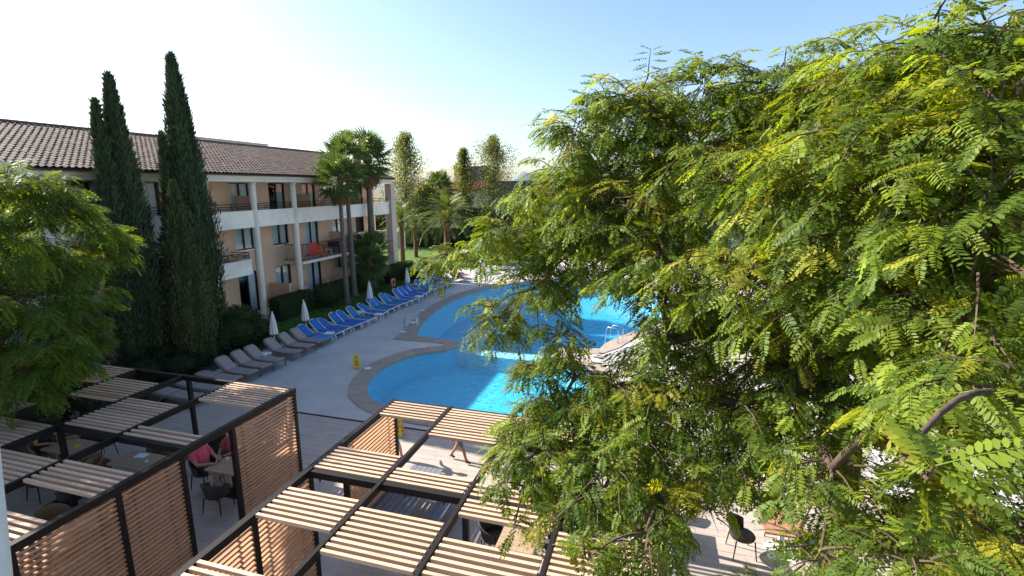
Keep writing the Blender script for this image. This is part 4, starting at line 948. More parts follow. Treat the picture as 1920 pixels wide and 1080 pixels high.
# ------------------------------------------------------------------ the big pinnate-leaved tree beside the balcony
rg = random.Random(3)
TM = [leaf_template(.27, p, .052, .021, rg, d) for p, d in ((8, .12), (9, .35), (7, .2), (10, .5), (9, .05), (6, .3))]
rg = random.Random(4); TMQ = [leaf_template(.27, p, .056, .026, rg, d, False) for p, d in ((8, .12), (9, .3), (7, .2))]
LB = [(930,600,8,.62),(870,478,8.2,.42),(815,482,8.3,.30),(950,440,8,.75),(1040,340,8.5,.9),(1085,245,8.5,.8),(1195,190,8.5,.85),(1320,165,9,.95),(1470,170,8.5,1.0),(1610,140,7.5,.9),(1750,105,6.5,.85),(1880,75,5.5,.7),
 (1010,540,8,.8),(1080,470,8,.9),(1010,690,7.6,.45),(1045,770,7.5,.75),(1010,850,7,.65),(985,915,6.8,.24),(1040,975,6.3,.28),(1100,1050,5.9,.36),(1210,1000,6.3,.5),(1130,920,6.6,.5),(965,985,5.6,.16),
 (1150,380,7.5,1.0),(1250,500,7,.9),(1300,300,8,1.1),(1260,640,7.4,.85),(1300,750,7.5,.9),(1190,800,7.2,.8),(1150,880,6.8,.7),(1290,870,7.4,.8),(1450,350,7,1.1),(1420,520,6.5,.95),(1450,680,8,1.0),(1600,300,6,1.0),
 (1600,480,6,1.0),(1750,300,5,.9),(1880,230,4.6,.75),(1720,480,5,.85),(1850,420,4.2,.7),(1800,600,4.5,.75),(1890,740,3.9,.55),(1760,760,4.4,.45),(1740,900,3.0,.16),(1690,870,3.2,.14),(1880,900,7.4,.8),(1640,960,7.4,.75),(1540,1030,6.2,.55),(1780,1020,7.6,.8),(1900,1040,7,.8),(1500,820,7.2,.7),(1640,680,8,.9),
 (1050,640,7.5,.5),(1080,705,7.4,.6),(1150,725,7.4,.7),(1010,745,7.4,.45),(980,795,7.2,.42),(960,850,7,.4),(950,905,6.6,.22),(1060,880,7,.55),(1220,720,7.4,.75),(1240,560,7.4,.8),(1200,440,7.5,.9),(1100,400,8,.8),(1130,320,8.2,.8),(1220,270,8.4,.8),(1380,620,7.5,.8),(1380,760,7.4,.8),(1370,860,7.2,.5),(1240,940,6.8,.55),(1500,740,7.4,.8),(1560,640,7.2,.8),(1560,880,6.6,.6),(1040,480,8,.6),(1160,200,8.6,.7),(1420,200,8.8,.9),(1560,200,8,.9),(1700,180,7,.9),
 (1200,330,11,1.3),(1400,250,11.5,1.4),(1600,260,11,1.5),(1800,220,10,1.6),(1500,480,12,1.4),(1750,480,10,1.5),(1900,400,8,1.4),(1850,640,9,1.2),(1350,580,11,1.0),(1650,820,9,.7),(1250,420,10.5,1.1),(1480,600,10,1.0),(1330,960,7.6,.45),(1430,900,8.2,.4),(1850,980,8,.8),(1720,1060,6,.5)]
LB = [(a, b, d * 1.22, r_ * 1.2) if 3.3 < d < 5.7 else (a, b, d, r_) for a, b, d, r_ in LB]
lobes = [(atd(a, b, d), r_) for a, b, d, r_ in LB] + [(np.array(c), r_) for c, r_ in (((6.5, 6.5, 7.2), 1.6), ((7.8, 9.5, 7.0), 1.7), ((6.8, 12, 6.8), 1.6), ((4.5, 13.5, 6.8), 1.4), ((5.2, 9.0, 9.2), 1.6), ((8.0, 7.5, 5.6), 1.3), ((3.0, 11.5, 9.0), 1.5))]
def col_big():
    u = RNG.random()
    c = np.array([.098, .155, .026]) if u < .45 else np.array([.175, .235, .028]) if u < .9 else np.array([.28, .285, .034])
    return c * RNG.uniform(.75, 1.3)
def pool_gap(P):   # two openings in the lower crown where bare branches cross
    out = np.zeros(len(P), bool)
    for c, r_ in ((atd(1140, 600, 7.2), .52), (atd(1140, 600, 8.1), .55), (atd(1390, 1000, 6.4), .55), (atd(1390, 1000, 7.3), .6)): out |= np.linalg.norm(P - c, axis=1) < r_
    return out
pinnate_tree('shade_tree', 'large spreading tree with feathery green and yellow leaves above the sunlit pergola', (3.35, 8.7, 0), (3.0, 8.25, 4.0),
             [(3.35, 8.7, -.05), (3.33, 8.68, .25), (3.25, 8.6, 1.2), (3.12, 8.42, 2.6), (3.0, 8.25, 4.0)], [.34, .27, .235, .22, .21], lobes, TM, 60, 8, 1.0, col_big, 'leaf', 300, pods=.35, skip=pool_gap, tmpl2=TMQ)
# ------------------------------------------------------------------ the feathery tree west of the pergola
TM2 = [leaf_template(.36, p, .075, .026, rg, d, False) for p, d in ((9, .3), (10, .45), (8, .2))]
lb2 = [(atd(a, b, d), r_) for a, b, d, r_ in ((60,355,17,.95),(10,350,17,.95),(110,390,17.2,.9),(180,430,17.6,.7),(228,452,18,.42),(200,480,17.6,.6),(30,450,16.6,1.1),(120,490,17,1.0),(180,540,17.2,.55),(60,580,16.2,1.05),(150,590,16.8,.75),(185,640,16.9,.42),(20,680,15.8,.9),(95,680,16,.75),(140,650,16.4,.6),(60,735,15.6,.45),(10,560,15.8,.9),(90,640,15.6,.7))]
lb2 += [(np.array(c), r_) for c, r_ in (((-17.6, 9.0, 6.9), 1.2), ((-17.2, 8.0, 5.6), 1.3), ((-18.3, 9.6, 5.8), 1.2), ((-16.4, 6.6, 6.8), 1.2), ((-17.4, 6.2, 5.4), 1.3), ((-15.6, 5.6, 5.2), 1.1), ((-16.2, 4.6, 6.2), 1.2), ((-14.8, 6.2, 6.4), 1.0), ((-17.6, 4.6, 5.0), 1.1), ((-18.6, 7.4, 6.6), 1.2), ((-15.2, 4.2, 5.0), .9))]
def col_l():
    u = RNG.random(); c = np.array([.10, .165, .030]) if u < .6 else np.array([.17, .235, .03]); return c * RNG.uniform(.75, 1.3)
pinnate_tree('feathery_tree', 'feathery green tree growing between the hotel and the dappled pergola', (-17.1, 8.5, 0), (-17.0, 8.5, 3.4), [(-17.1, 8.5, -.05), (-17.1, 8.5, .8), (-17.05, 8.55, 2.2), (-17.0, 8.5, 3.4)], [.24, .19, .17, .15],
             lb2, TM2, 44, 8, 1.1, col_l, 'leaf', 0)

# ------------------------------------------------------------------ cypresses
def cypress(label, x, y, H, rmax, n, colr=(.066, .092, .042), lobes_=5, fat=.35, blade=(.18, .38), wide=.05, lean=(0, 0), ragged=.12, z0=.1):
    t = thing('cypress', label, 'tree', (x, y, 0), 0)
    MB().tube([(0, 0, -.05), (lean[0] * .5, lean[1] * .5, H * .45), (lean[0] * .9, lean[1] * .9, H * .9)], [.16, .10, .02], 8).build('trunk', 'bark', t)
    ph = RNG.uniform(0, 6.28, 4)
    def rad(tt, a):
        base = np.where(tt < fat, .74 + .26 * np.sin(np.clip(tt / fat, 0, 1) * 1.57), (np.clip((1 - tt) / (1 - fat), 0, 1)) ** .72)
        return rmax * base * (1 + .13 * np.sin(lobes_ * a + ph[0] + tt * 3) + .09 * np.sin((lobes_ * 2 + 1) * a + ph[1] - tt * 9) + .07 * np.sin(tt * 37 + ph[2] + 2 * a))
    tt = RNG.uniform(0, 1, n) ** 1.15; a = RNG.uniform(0, 6.283, n); u = 1 - np.abs(RNG.normal(0, ragged, n)); u = np.where(RNG.random(n) < .12, u + RNG.uniform(0, .24, n), u)
    r_ = rad(tt, a) * u; P = np.stack([r_ * np.cos(a) + lean[0] * tt, r_ * np.sin(a) + lean[1] * tt, z0 + tt * (H - .3 - z0)], 1)
    D = np.stack([np.cos(a) * .26, np.sin(a) * .26, np.ones(n)], 1) + RNG.normal(0, .28, (n, 3)); Nn = np.stack([np.cos(a), np.sin(a), 0 * a], 1) + RNG.normal(0, .6, (n, 3))
    c = np.array(colr) * RNG.uniform(.65, 1.35, (n, 1)) * (1 + .10 * RNG.normal(0, 1, (n, 3)).clip(-1, 1))
    V, Fc, Cc = diamonds(P, D, Nn, RNG.uniform(*blade, n), RNG.uniform(.6, 1.4, n) * wide, c)
    tag(put('crown', npmesh('crown', V, Fc, 'cyp', Cc), t), kind='stuff')
    zz = np.linspace(0, .97, 26); aa = np.linspace(0, 6.283, 19)[:-1]; V = []
    for q in zz:
        for b in aa: rr = float(rad(np.array([q]), np.array([b]))[0]) * .80; V.append((rr * math.cos(b) + lean[0] * q, rr * math.sin(b) + lean[1] * q, z0 + q * (H - .3 - z0)))
    Fc = [(i * 18 + j, i * 18 + (j + 1) % 18, (i + 1) * 18 + (j + 1) % 18, (i + 1) * 18 + j) for i in range(25) for j in range(18)]
    put('inner_crown', npmesh('inner_crown', V, Fc, 'cyp', np.tile(np.array(colr) * .9, (len(V), 1))), t)
    return t
cypress('dark slender cypress, taller of the pair beside the feathery tree', -20.4, 15.3, 12.15, .78, 18000, lobes_=4)
cypress('dark slender cypress, shorter of the pair beside the feathery tree', -20.4, 14.65, 11.15, .52, 11000, lobes_=3)
cypress('tallest dark cypress, standing behind the broad olive green conifer', -20.0, 17.75, 13.4, .90, 22000, lobes_=5, fat=.42)
cypress('thin dark cypress spire pressed against the tallest cypress', -20.2, 17.0, 10.2, .42, 7000, lobes_=3)
cypress('broad olive green conifer in front of the tallest cypress', -19.4, 16.55, 8.25, 1.05, 18000, (.085, .10, .038), 6, .4, (.10, .22), .06, ragged=.16)

# ------------------------------------------------------------------ bushes and hedges
def bush(name, label, cat, loc, blobs, n, colr, size=(.05, .10), box=None, matn='leafdull', group=None, stems=True):
    """blobs: (centre, radii); box: (lx, ly, h) clipped hedge"""
    t = thing(name, label, cat, loc, 0, group); P, Nn = [], []
    if box:
        lx, ly, h = box; faces = [((0, 0, 1), lx * ly), ((1, 0, 0), ly * h), ((-1, 0, 0), ly * h), ((0, 1, 0), lx * h), ((0, -1, 0), lx * h)]; tot = sum(f[1] for f in faces)
        for nn, ar in faces:
            k = int(n * ar / tot); q = RNG.uniform(-.5, .5, (k, 3)) * np.array([lx, ly, h]) + np.array([0, 0, h / 2])
            for ax in range(3):
                if nn[ax]: q[:, ax] = (nn[ax] * (lx, ly, h)[ax] / 2 + (h / 2 if ax == 2 else 0)) - nn[ax] * np.abs(RNG.normal(0, .045, k)) + nn[ax] * .02
            q += .035 * np.sin(q[:, [1, 2, 0]] * 3.1 + loc[1]); P.append(q); Nn.append(np.tile(nn, (k, 1)).astype(float))
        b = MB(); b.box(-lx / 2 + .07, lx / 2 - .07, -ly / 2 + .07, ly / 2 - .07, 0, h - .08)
    else:
        tot = sum(np.prod(np.array(r_)) ** (2 / 3) for c, r_ in blobs); b = MB()
        for c, r_ in blobs:
            k = int(n * np.prod(np.array(r_)) ** (2 / 3) / tot); d = unit(RNG.normal(0, 1, (k, 3))); rr = 1 - np.abs(RNG.normal(0, .16, k)); rr *= 1 + .12 * np.sin(d[:, 0] * 7 + c[0] * 5) * np.sin(d[:, 1] * 6 + c[1]) + .08 * np.sin(d[:, 2] * 11 + d[:, 0] * 5)
            q = np.array(c) + d * rr[:, None] * np.array(r_); kp = q[:, 2] > .02; P.append(q[kp]); Nn.append(d[kp])
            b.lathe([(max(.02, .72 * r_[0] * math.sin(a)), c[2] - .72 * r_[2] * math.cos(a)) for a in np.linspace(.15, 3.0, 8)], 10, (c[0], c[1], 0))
    P = np.concatenate(P); Nn = np.concatenate(Nn); n = len(P); D = Nn * .6 + RNG.normal(0, .6, (n, 3)) + np.array([0, 0, .25]); c = np.array(colr) * RNG.uniform(.55, 1.5, (n, 1))
    V, Fc, Cc = diamonds(P, D, Nn + RNG.normal(0, .7, (n, 3)), RNG.uniform(*size, n), RNG.uniform(*size, n) * .55, c)
    tag(put('foliage', npmesh('foliage', V, Fc, matn, Cc), t), kind='stuff')
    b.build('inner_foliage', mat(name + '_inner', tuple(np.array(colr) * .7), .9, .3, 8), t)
    if stems and not box:
        s_ = MB()
        for k in range(5):
            a = k * 1.3; s_.tube([(0.08 * math.cos(a), .08 * math.sin(a), -.02), (.3 * math.cos(a), .3 * math.sin(a), .5)], [.03, .02], 5)
        s_.build('stems', 'bark', t)
    return t
bush('shrub', 'loose dark green shrub covering the foot of a hotel column', 'shrub', (-19.3, 18.8, 0), [((0, 0, 1.0), (1.15, 1.15, 1.05)), ((.2, .9, .85), (.85, .8, .85)), ((-.1, -.9, .8), (.8, .8, .8)), ((.1, .2, 1.6), (.75, .8, .6)), ((.3, 1.3, .5), (.6, .6, .5))], 16000, (.055, .08, .026), (.06, .12))
bush('shrub', 'low dark planting below the slender cypresses', 'shrub', (-18.8, 15.2, 0), [((0, 0, .5), (.9, 1.0, .6)), ((-.4, -1.2, .6), (.9, .9, .7)), ((-1.2, .4, .7), (1, 1, .8)), ((-.3, -2.3, .5), (.9, .9, .6))], 9000, (.024, .036, .012), (.06, .12))
bush('shrub', 'low dark planting behind the dappled pergola', 'shrub', (-18.6, 11.6, 0), [((0, 0, .5), (.9, 1.0, .7)), ((-.2, -1.4, .6), (.9, 1, .8)), ((-1.4, -.5, .7), (1, 1.1, .9)), ((.3, .9, .4), (.8, .8, .5)), ((-1.5, 1.2, .7), (1, 1, .9))], 9000, (.026, .040, .013), (.06, .12))
bush('hedge', 'clipped hedge between two hotel columns', 'hedge', (-21.3, 25.1, 0), None, 14000, (.045, .072, .022), (.04, .08), (.8, 2.9, 1.35))
bush('round_bush', 'clipped round bush beside the hotel column', 'bush', (-20.7, 27.6, 0), [((0, 0, .78), (.95, .95, .82))], 9000, (.05, .08, .024), (.04, .08))
bush('hedge', 'clipped hedge behind the palm trunks', 'hedge', (-21.35, 32.0, 0), None, 18000, (.048, .078, .022), (.05, .09), (.8, 7.0, 1.25))
bush('hedge', 'clipped hedge at the end of the hotel beside the grey pillar', 'hedge', (-21.2, 38.0, 0), None, 14000, (.048, .078, .022), (.05, .09), (1.1, 4.3, 1.3))
bush('yellow_bush', 'bright yellow green bush beside a closed parasol', 'bush', (-18.9, 38.9, 0), [((0, 0, .8), (1.0, 1.0, .8)), ((.4, .8, .7), (.8, .8, .7)), ((-.5, -.5, .6), (.8, .8, .6))], 9000, (.17, .155, .018), (.08, .15), matn='leaf')

# ------------------------------------------------------------------ palms
def fan_frond(rg, dead=False):
    V, Fc, C = [], [], []
    def quad(ps, c): k = len(V); V.extend(ps); Fc.append([k, k + 1, k + 2, k + 3]); C.extend([c] * 4)
    L = .85; g = (.16, .17, .045) if not dead else (.20, .12, .05)
    for s_ in (0, 1):
        x0, x1 = s_ * L / 2, (s_ + 1) * L / 2; z = lambda x: -.10 * (x / L) ** 2
        quad([(x0, -.018, z(x0)), (x1, -.014, z(x1)), (x1, .014, z(x1)), (x0, .018, z(x0))], g)
    n = 21
    for i in range(n):
        a = R(-125 + 250 * i / (n - 1)); rl = .95 * (.75 + .25 * math.cos(a * .7)) * rg.uniform(.9, 1.06); d = np.array([math.cos(a), math.sin(a), 0]); s_ = np.array([-math.sin(a), math.cos(a), 0]); o_ = np.array([L, 0, -.10])
        c = np.array((.095, .14, .038) if not dead else (.24, .15, .065)) * rg.uniform(.75, 1.25); f = .02 * (-1) ** i
        p0 = o_ + d * .02; p1 = o_ + d * rl * .55 + np.array([0, 0, .03 - .05 * abs(math.sin(a))]); p2 = o_ + d * rl * .82 + np.array([0, 0, -.06]); p3 = o_ + d * rl * (.95) + np.array([0, 0, -.30 * rg.uniform(.6, 1.3)])
        quad([p0, p1 - s_ * .055 + np.array([0, 0, f]), p1 + np.array([0, 0, .02]), p1 + s_ * .055 - np.array([0, 0, f])], c)
        quad([p1 - s_ * .055, p2 - s_ * .02, p2 + s_ * .02, p1 + s_ * .055], c); quad([p2 - s_ * .02, p3 - s_ * .004, p3 + s_ * .004, p2 + s_ * .02], c * 1.15)
    return np.array(V), np.array(Fc), np.array(C)
def feather_frond(rg, L=2.6):
    V, Fc, C = [], [], []
    def quad(ps, c): k = len(V); V.extend(ps); Fc.append([k, k + 1, k + 2, k + 3]); C.extend([c] * 4)
    def ctr(t): return np.array([L * (t - .18 * t * t), 0, .50 * L * t - .66 * L * t * t])
    n = 7
    for i in range(n):
        a, b = ctr(i / n), ctr((i + 1) / n); w0, w1 = .03 * (1 - i / n) + .006, .03 * (1 - (i + 1) / n) + .006
        quad([a + [0, -w0, 0], b + [0, -w1, 0], b + [0, w1, 0], a + [0, w0, 0]], (.16, .16, .05))
    for i in range(38):
        t = .12 + .87 * i / 37; p = ctr(t); tg = ctr(min(1, t + .02)) - ctr(t - .02); tg /= np.linalg.norm(tg)
        for s_ in (-1, 1):
            d = tg * .75 + np.array([0, s_ * .8, .28]) + np.array([rg.uniform(-.1, .1) for _ in range(3)]); d /= np.linalg.norm(d); l_ = .46 * (1 - .55 * abs(t - .45)) * rg.uniform(.85, 1.1); q = np.cross(d, [0, 0, 1.0]); q /= np.linalg.norm(q)
            m = p + d * l_ * .5; e = p + d * l_ + np.array([0, 0, -.16 * l_]); c = np.array((.11, .15, .040)) * rg.uniform(.75, 1.3)
            quad([p, m - q * .018, e, m + q * .018], c)
    return np.array(V), np.array(Fc), np.array(C)
rgp = random.Random(5)
FAN = [npmesh('frond', a, b, 'frond', c) for a, b, c in (fan_frond(rgp) for _ in range(4))]; FAND = [npmesh('dead_frond', a, b, 'frond', c) for a, b, c in (fan_frond(rgp, True) for _ in range(2))]
FEA = [npmesh('frond', a, b, 'frond', c) for a, b, c in (feather_frond(rgp) for _ in range(3))]
def palm(name, label, x, y, H, r0, r1, n, meshes, scale, emin, emax, dead=0, lean=(0, 0), boots=False, droop=0):
    t = thing(name, label, 'palm', (x, y, 0)); rg = random.Random(label)
    pts = []; rr = []; k = max(6, int(H / .12))
    for i in range(k + 1):
        u = i / k; pts.append((lean[0] * u * u, lean[1] * u * u, -.05 + (H + .05) * u)); rr.append((r0 + (r1 - r0) * min(1, u * 1.6)) * (1 + .05 * (i % 2)) + (.10 * max(0, 1 - u * 14)))
    MB().tube(pts, rr, 12).build('trunk', 'palmbase' if boots else 'palmbark', t)
    top = Vector((lean[0], lean[1], H))
    MB().lathe([(r1 * 1.0, -.35), (r1 * 1.7, -.1), (r1 * 1.5, .15), (r1 * .6, .4), (.01, .5)], 10, tuple(top)).build('crown_shaft', 'palmbase', t)
    for i in range(n + dead):
        d_ = i >= n; az = i * 2.39996 + rg.uniform(-.2, .2); f = i / max(1, n - 1)
        el = R(emax + (emin - emax) * f ** .9 + rg.uniform(-6, 6)) if not d_ else R(rg.uniform(-80, -60))
        me = rg.choice(FAND if d_ else meshes)
        o = put('dead_frond' if d_ else 'frond', me, t, tuple(top + Vector((0, 0, .12 - .3 * f))), (rg.uniform(-.25, .25), -el, az)); s_ = scale * rg.uniform(.85, 1.1) * (.8 if d_ else 1); o.scale = (s_, s_, s_)
    return t
p1 = onX(648, 335, -19.9); p2 = onX(698, 285, -21.4); p3 = onX(640, 290, -21.2)
palm('fan_palm', 'fan palm with slender grey trunk in front of the hotel balconies', -19.9, 28.8, p1[2] - .1, .17, .12, 34, FAN, 1.12, -40, 80, 8)
palm('fan_palm', 'tallest fan palm with a thick trunk before the end of the hotel', -21.3, 34.6, onX(698, 300, -21.3)[2], .30, .22, 44, FAN, 1.32, -40, 82, 22)
palm('fan_palm', 'fan palm with yellowing leaves behind the slender palm', -20.9, 31.2, onX(640, 300, -20.9)[2], .20, .14, 34, FAN, 1.15, -40, 80, 8, lean=(-.2, .1))
palm('fan_palm', 'short fan palm between the tall palm trunks', -21.0, 34.0, 2.9, .20, .17, 30, FAN, 1.15, -50, 75, 4)
palm('fan_palm', 'short fan palm leaning out over the hedge', -20.6, 32.9, 2.2, .18, .15, 24, FAN, 1.0, -50, 70, 2)
palm('fan_palm', 'distant fan palm before the house with a red roof', *onY(825, 360, 70)[:2], onY(825, 352, 70)[2], .3, .24, 34, FAN, 1.7, -45, 80, 10)
q = onY(838, 418, 49); palm('date_palm', 'date palm with arching fronds beyond the lawn', q[0], q[1], q[2], .38, .34, 60, FEA, 1.5, -20, 82, 0, boots=True)
q = onY(752, 415, 47); palm('date_palm', 'date palm beside the end of the hotel', q[0], q[1], q[2] - .2, .26, .22, 40, FEA, 1.0, -35, 80, 0, boots=True)
q = onY(778, 425, 51); palm('date_palm', 'young date palm between lawn and poplar', q[0], q[1], q[2] - .2, .24, .2, 36, FEA, 1.0, -35, 80, 0, boots=True)
palm('date_palm', 'low palm whose fronds show below the big tree', 2.2, 8.4, .35, .16, .14, 22, FEA, .42, 5, 75, 0, boots=True)

# ------------------------------------------------------------------ poplars and background trees
def leafy_tree(name, label, loc, H, rx, shape, n, colr, size, trunk_r=.16, barkm='bark', n_br=30, group=None, up=.8, z0=.12, gap=.0):
    t = thing(name, label, 'tree', tuple(loc), 0, group); rgb = np.random.default_rng(abs(hash(label)) % 1000 + 3)
    rgb = np.random.default_rng(sum(map(ord, label)))
    MB().tube([(0, 0, -.05), (rgb.normal(0, .06), rgb.normal(0, .06), H * .35), (0, 0, H * .92)], [trunk_r, trunk_r * .7, .02], 8).build('trunk', barkm, t)
    br = MB(); P = []
    per = n // n_br
    for k in range(n_br):
        u = z0 + (1 - z0) * (k + rgb.random()) / n_br; a = k * 2.4 + rgb.normal(0, .3); r_ = rx * shape(u) * rgb.uniform(.45, 1.25); z = u * H * .93
        e = np.array([math.cos(a) * r_, math.sin(a) * r_, z + min(r_ * up, max(.1, H - z)) * rgb.uniform(.5, 1.0)]); s_ = np.array([0, 0, z * .96])
        br.tube([tuple(s_), tuple(s_ + (e - s_) * .5 + np.array([0, 0, -.05 * r_])), tuple(e)], [.035 + trunk_r * .12, .025, .008], 4, False)
        w_ = rgb.beta(2.2, 1.0, per)[:, None]; q = s_ + (e - s_) * w_ + rgb.normal(0, 1, (per, 3)) * (.07 * rx + .13 * r_) * np.array([1, 1, .9]); P.append(q)
    br.build('branches', barkm, t)
    P = np.concatenate(P); m = len(P); D = rgb.normal(0, 1, (m, 3)); c = np.array(colr) * rgb.uniform(.55, 1.5, (m, 1))
    V, Fc, Cc = diamonds(P, D, rgb.normal(0, 1, (m, 3)), rgb.uniform(*size, m), rgb.uniform(*size, m) * .7, c)
    tag(put('crown', npmesh('crown', V, Fc, 'leaf', Cc), t), kind='stuff'); return t
pop = lambda u: (.45 + .55 * math.sin(min(1, u * 2.4) * 1.57)) * (1 - u) ** .75 + .02
for px_, py_, Y, rx, lab in ((648, 232, 60, 2.4, 'poplar rising behind the tall fan palms'), (757, 238, 64, 2.6, 'tall poplar beside the end of the hotel'), (868, 268, 75, 1.7, 'slim poplar beyond the date palm'), (925, 245, 75, 2.9, 'broad poplar beyond the date palm'), (795, 345, 62, 1.8, 'small poplar next to the house with a red roof')):
    p = onY(px_, py_, Y); leafy_tree('poplar_tree', lab, (p[0], p[1], 0), p[2], rx * 1.6, pop, 12000, (.14, .165, .078), (.15, .27), .2, 'poplarbark', 60, 'poplars beyond the lawn', 1.9)
rnd = lambda u: math.sin(min(1, .12 + u * .95) * math.pi) ** .6
for px_, py_, Y, rx, lab, cc in ((945, 385, 66, 3.6, 'dark olive tree behind the date palm', (.040, .052, .026)), (1010, 395, 60, 3.4, 'dark olive tree beside the far deck', (.036, .048, .022)), (890, 400, 72, 3.4, 'rounded grey green tree below the poplars', (.042, .055, .028)), (1090, 380, 64, 4.2, 'rounded tree hidden behind the big crown', (.04, .06, .02)), (1250, 370, 62, 4.5, 'dense tree beyond the far pool', (.04, .06, .02)), (1480, 360, 58, 4.8, 'wide tree beyond the far lawn', (.04, .06, .02)), (700, 410, 72, 3.5, 'dark tree behind the end of the hotel', (.036, .05, .022)), (1750, 350, 50, 4.6, 'green tree far behind the shade tree', (.045, .065, .02))):
    p = onY(px_, py_, Y); leafy_tree('garden_tree', lab, (p[0], p[1], 0), max(4.5, p[2]), rx, rnd, 10000, tuple(np.array(cc) * 1.5), (.2, .4), .22, 'bark', 40, 'garden trees beyond the pool', .5, .2)
bush('hedge', 'dark hedge closing the lawn below the date palm', 'hedge', (-24.5, 60.5, 0), None, 12000, (.020, .032, .012), (.10, .2), (16, 1.6, 2.4))
bush('hedge', 'dark hedge behind the far sun loungers', 'hedge', (-9.0, 57.5, 0), None, 12000, (.026, .040, .014), (.10, .2), (14, 1.6, 1.8))
for k, (x, y, s_) in enumerate(((-14.6, 52.5, 1.0), (-11.6, 54.2, 1.2), (-8.2, 53.2, .9))):
    bush('shrub', ['rounded shrub at the edge of the far deck', 'largest rounded shrub at the edge of the far deck', 'smallest rounded shrub at the edge of the far deck'][k], 'shrub', (x, y, 0), [((0, 0, .6 * s_), (.9 * s_, .9 * s_, .7 * s_)), ((.5 * s_, .3, .5 * s_), (.7 * s_, .7 * s_, .55 * s_))], 4000, (.045, .065, .02), (.08, .16), group='shrubs at the far deck')
# ------------------------------------------------------------------ people
def person(label, loc, rz, joints, cloth, skin='skin', hair='hair', group=None):
    """joints: name -> (x, y, z, r); bones; cloth: bone prefix -> material; body is one skinned surface facing +y"""
    t = thing('person', label, 'person', loc, rz, group)
    J = dict(joints); E = []
    def e(a, b, c): E.append((a, b, c))
    e('pel', 'abd', 'torso'); e('abd', 'chest', 'torso'); e('chest', 'neckb', 'torso'); e('neckb', 'neck', 'neck'); e('neck', 'head', 'head'); e('head', 'crown', 'head'); e('head', 'face', 'head')
    for s in 'LR':
        e('chest', 'sh' + s, 'sleeve'); e('sh' + s, 'mid' + s, 'sleeve'); e('mid' + s, 'el' + s, 'arm'); e('el' + s, 'wr' + s, 'arm'); e('wr' + s, 'pa' + s, 'hand')
        for k in range(5): e('pa' + s if k else 'wr' + s, 'f%d' % k + s, 'hand'); e('f%d' % k + s, 'g%d' % k + s, 'hand')
        e('pel', 'hip' + s, 'short'); e('hip' + s, 'th' + s, 'short'); e('th' + s, 'kn' + s, 'leg'); e('kn' + s, 'ca' + s, 'leg'); e('ca' + s, 'an' + s, 'leg'); e('an' + s, 'heel' + s, 'shoe'); e('an' + s, 'toe' + s, 'shoe')
    for s in 'LR':     # derive minor joints
        sh, el = np.array(J['sh' + s]), np.array(J['el' + s]); J['mid' + s] = tuple((sh + el) / 2 + np.array([0, 0, 0, .004]))
        wr = np.array(J['wr' + s]); fd = unit((wr - el)[:3]); side = np.array([1.0 if s == 'R' else -1.0, 0, 0]); side = unit(side - fd * (side @ fd)); up = np.cross(side, fd)
        J['pa' + s] = (*(wr[:3] + fd * .075), .028)
        for k, (o, ln) in enumerate(((-.9, .055), (-.6, .078), (-.2, .088), (.2, .082), (.6, .066))):
            b = (wr[:3] + fd * .035) if k == 0 else np.array(J['pa' + s][:3]) + fd * .02
            p = b + side * o * .045 + fd * ln * .45 - up * .01; q = p + fd * ln * .5 - up * .028 + (side * -.02 if k == 0 else 0)
            J['f%d' % k + s] = (*p, .0105); J['g%d' % k + s] = (*q, .009)
        hp_, kn, an = np.array(J['hip' + s]), np.array(J['kn' + s]), np.array(J['an' + s]); J['th' + s] = tuple(hp_ * .38 + kn * .62); J['th' + s] = (*J['th' + s][:3], .075)
        J['ca' + s] = (*(kn * .62 + an * .38)[:3], .056)
        fw = np.array(J['ft' + s][:3]); J['heel' + s] = (*(an[:3] - fw * .05 - np.array([0, 0, .045])), .034); J['toe' + s] = (*(an[:3] + fw * .16 - np.array([0, 0, .05])), .030)
    used_ = []; [used_.append(n) for a, b, _ in E for n in (a, b) if n not in used_]
    ix = {n: i for i, n in enumerate(used_)}
    me = bpy.data.meshes.new('body'); me.from_pydata([J[n][:3] for n in used_], [(ix[a], ix[b]) for a, b, _ in E], []); me.update()
    tmp = bpy.data.objects.new('tmp', me); COL.objects.link(tmp); tmp.modifiers.new('s', 'SKIN')
    sv = me.skin_vertices[0].data
    for n in used_: sv[ix[n]].radius = (J[n][3], J[n][3] * (.72 if n in ('pel', 'abd', 'chest', 'neckb') else 1)); sv[ix[n]].use_root = n == 'pel'
    tmp.modifiers['s'].use_smooth_shade = True; tmp.modifiers.new('u', 'SUBSURF').levels = 1
    dg = bpy.context.evaluated_depsgraph_get(); body = bpy.data.meshes.new_from_object(tmp.evaluated_get(dg)); bpy.data.objects.remove(tmp)
    body.name = 'body'; mats = []; body.materials.clear()
    def mi(n):
        if n not in mats: mats.append(n); body.materials.append(M[n])
        return mats.index(n)
    A = np.array([J[a][:3] for a, b, c in E]); B = np.array([J[b][:3] for a, b, c in E]); AB = B - A; rr = np.array([(J[a][3] + J[b][3]) / 2 for a, b, c in E])
    co = np.array([v.co[:] for v in body.vertices]); infl = np.zeros(len(co))
    for p in body.polygons:
        c = np.array(p.center); tt = np.clip(((c - A) * AB).sum(1) / np.maximum((AB * AB).sum(1), 1e-9), 0, 1); d = np.linalg.norm(c - A - AB * tt[:, None], axis=1) - rr * .85; k = int(np.argmin(d)); part = E[k][2]
        m_ = cloth.get(part, skin); p.material_index = mi(m_); p.use_smooth = True
        if m_ not in (skin,) and part in ('torso', 'sleeve', 'short'):
            for vi in p.vertices: infl[vi] = .012
    for i, v in enumerate(body.vertices):
        if infl[i]: v.co = v.co + v.normal * float(infl[i] * (1 + .5 * math.sin(co[i][2] * 40 + co[i][0] * 30)))
    put('body', body, t)
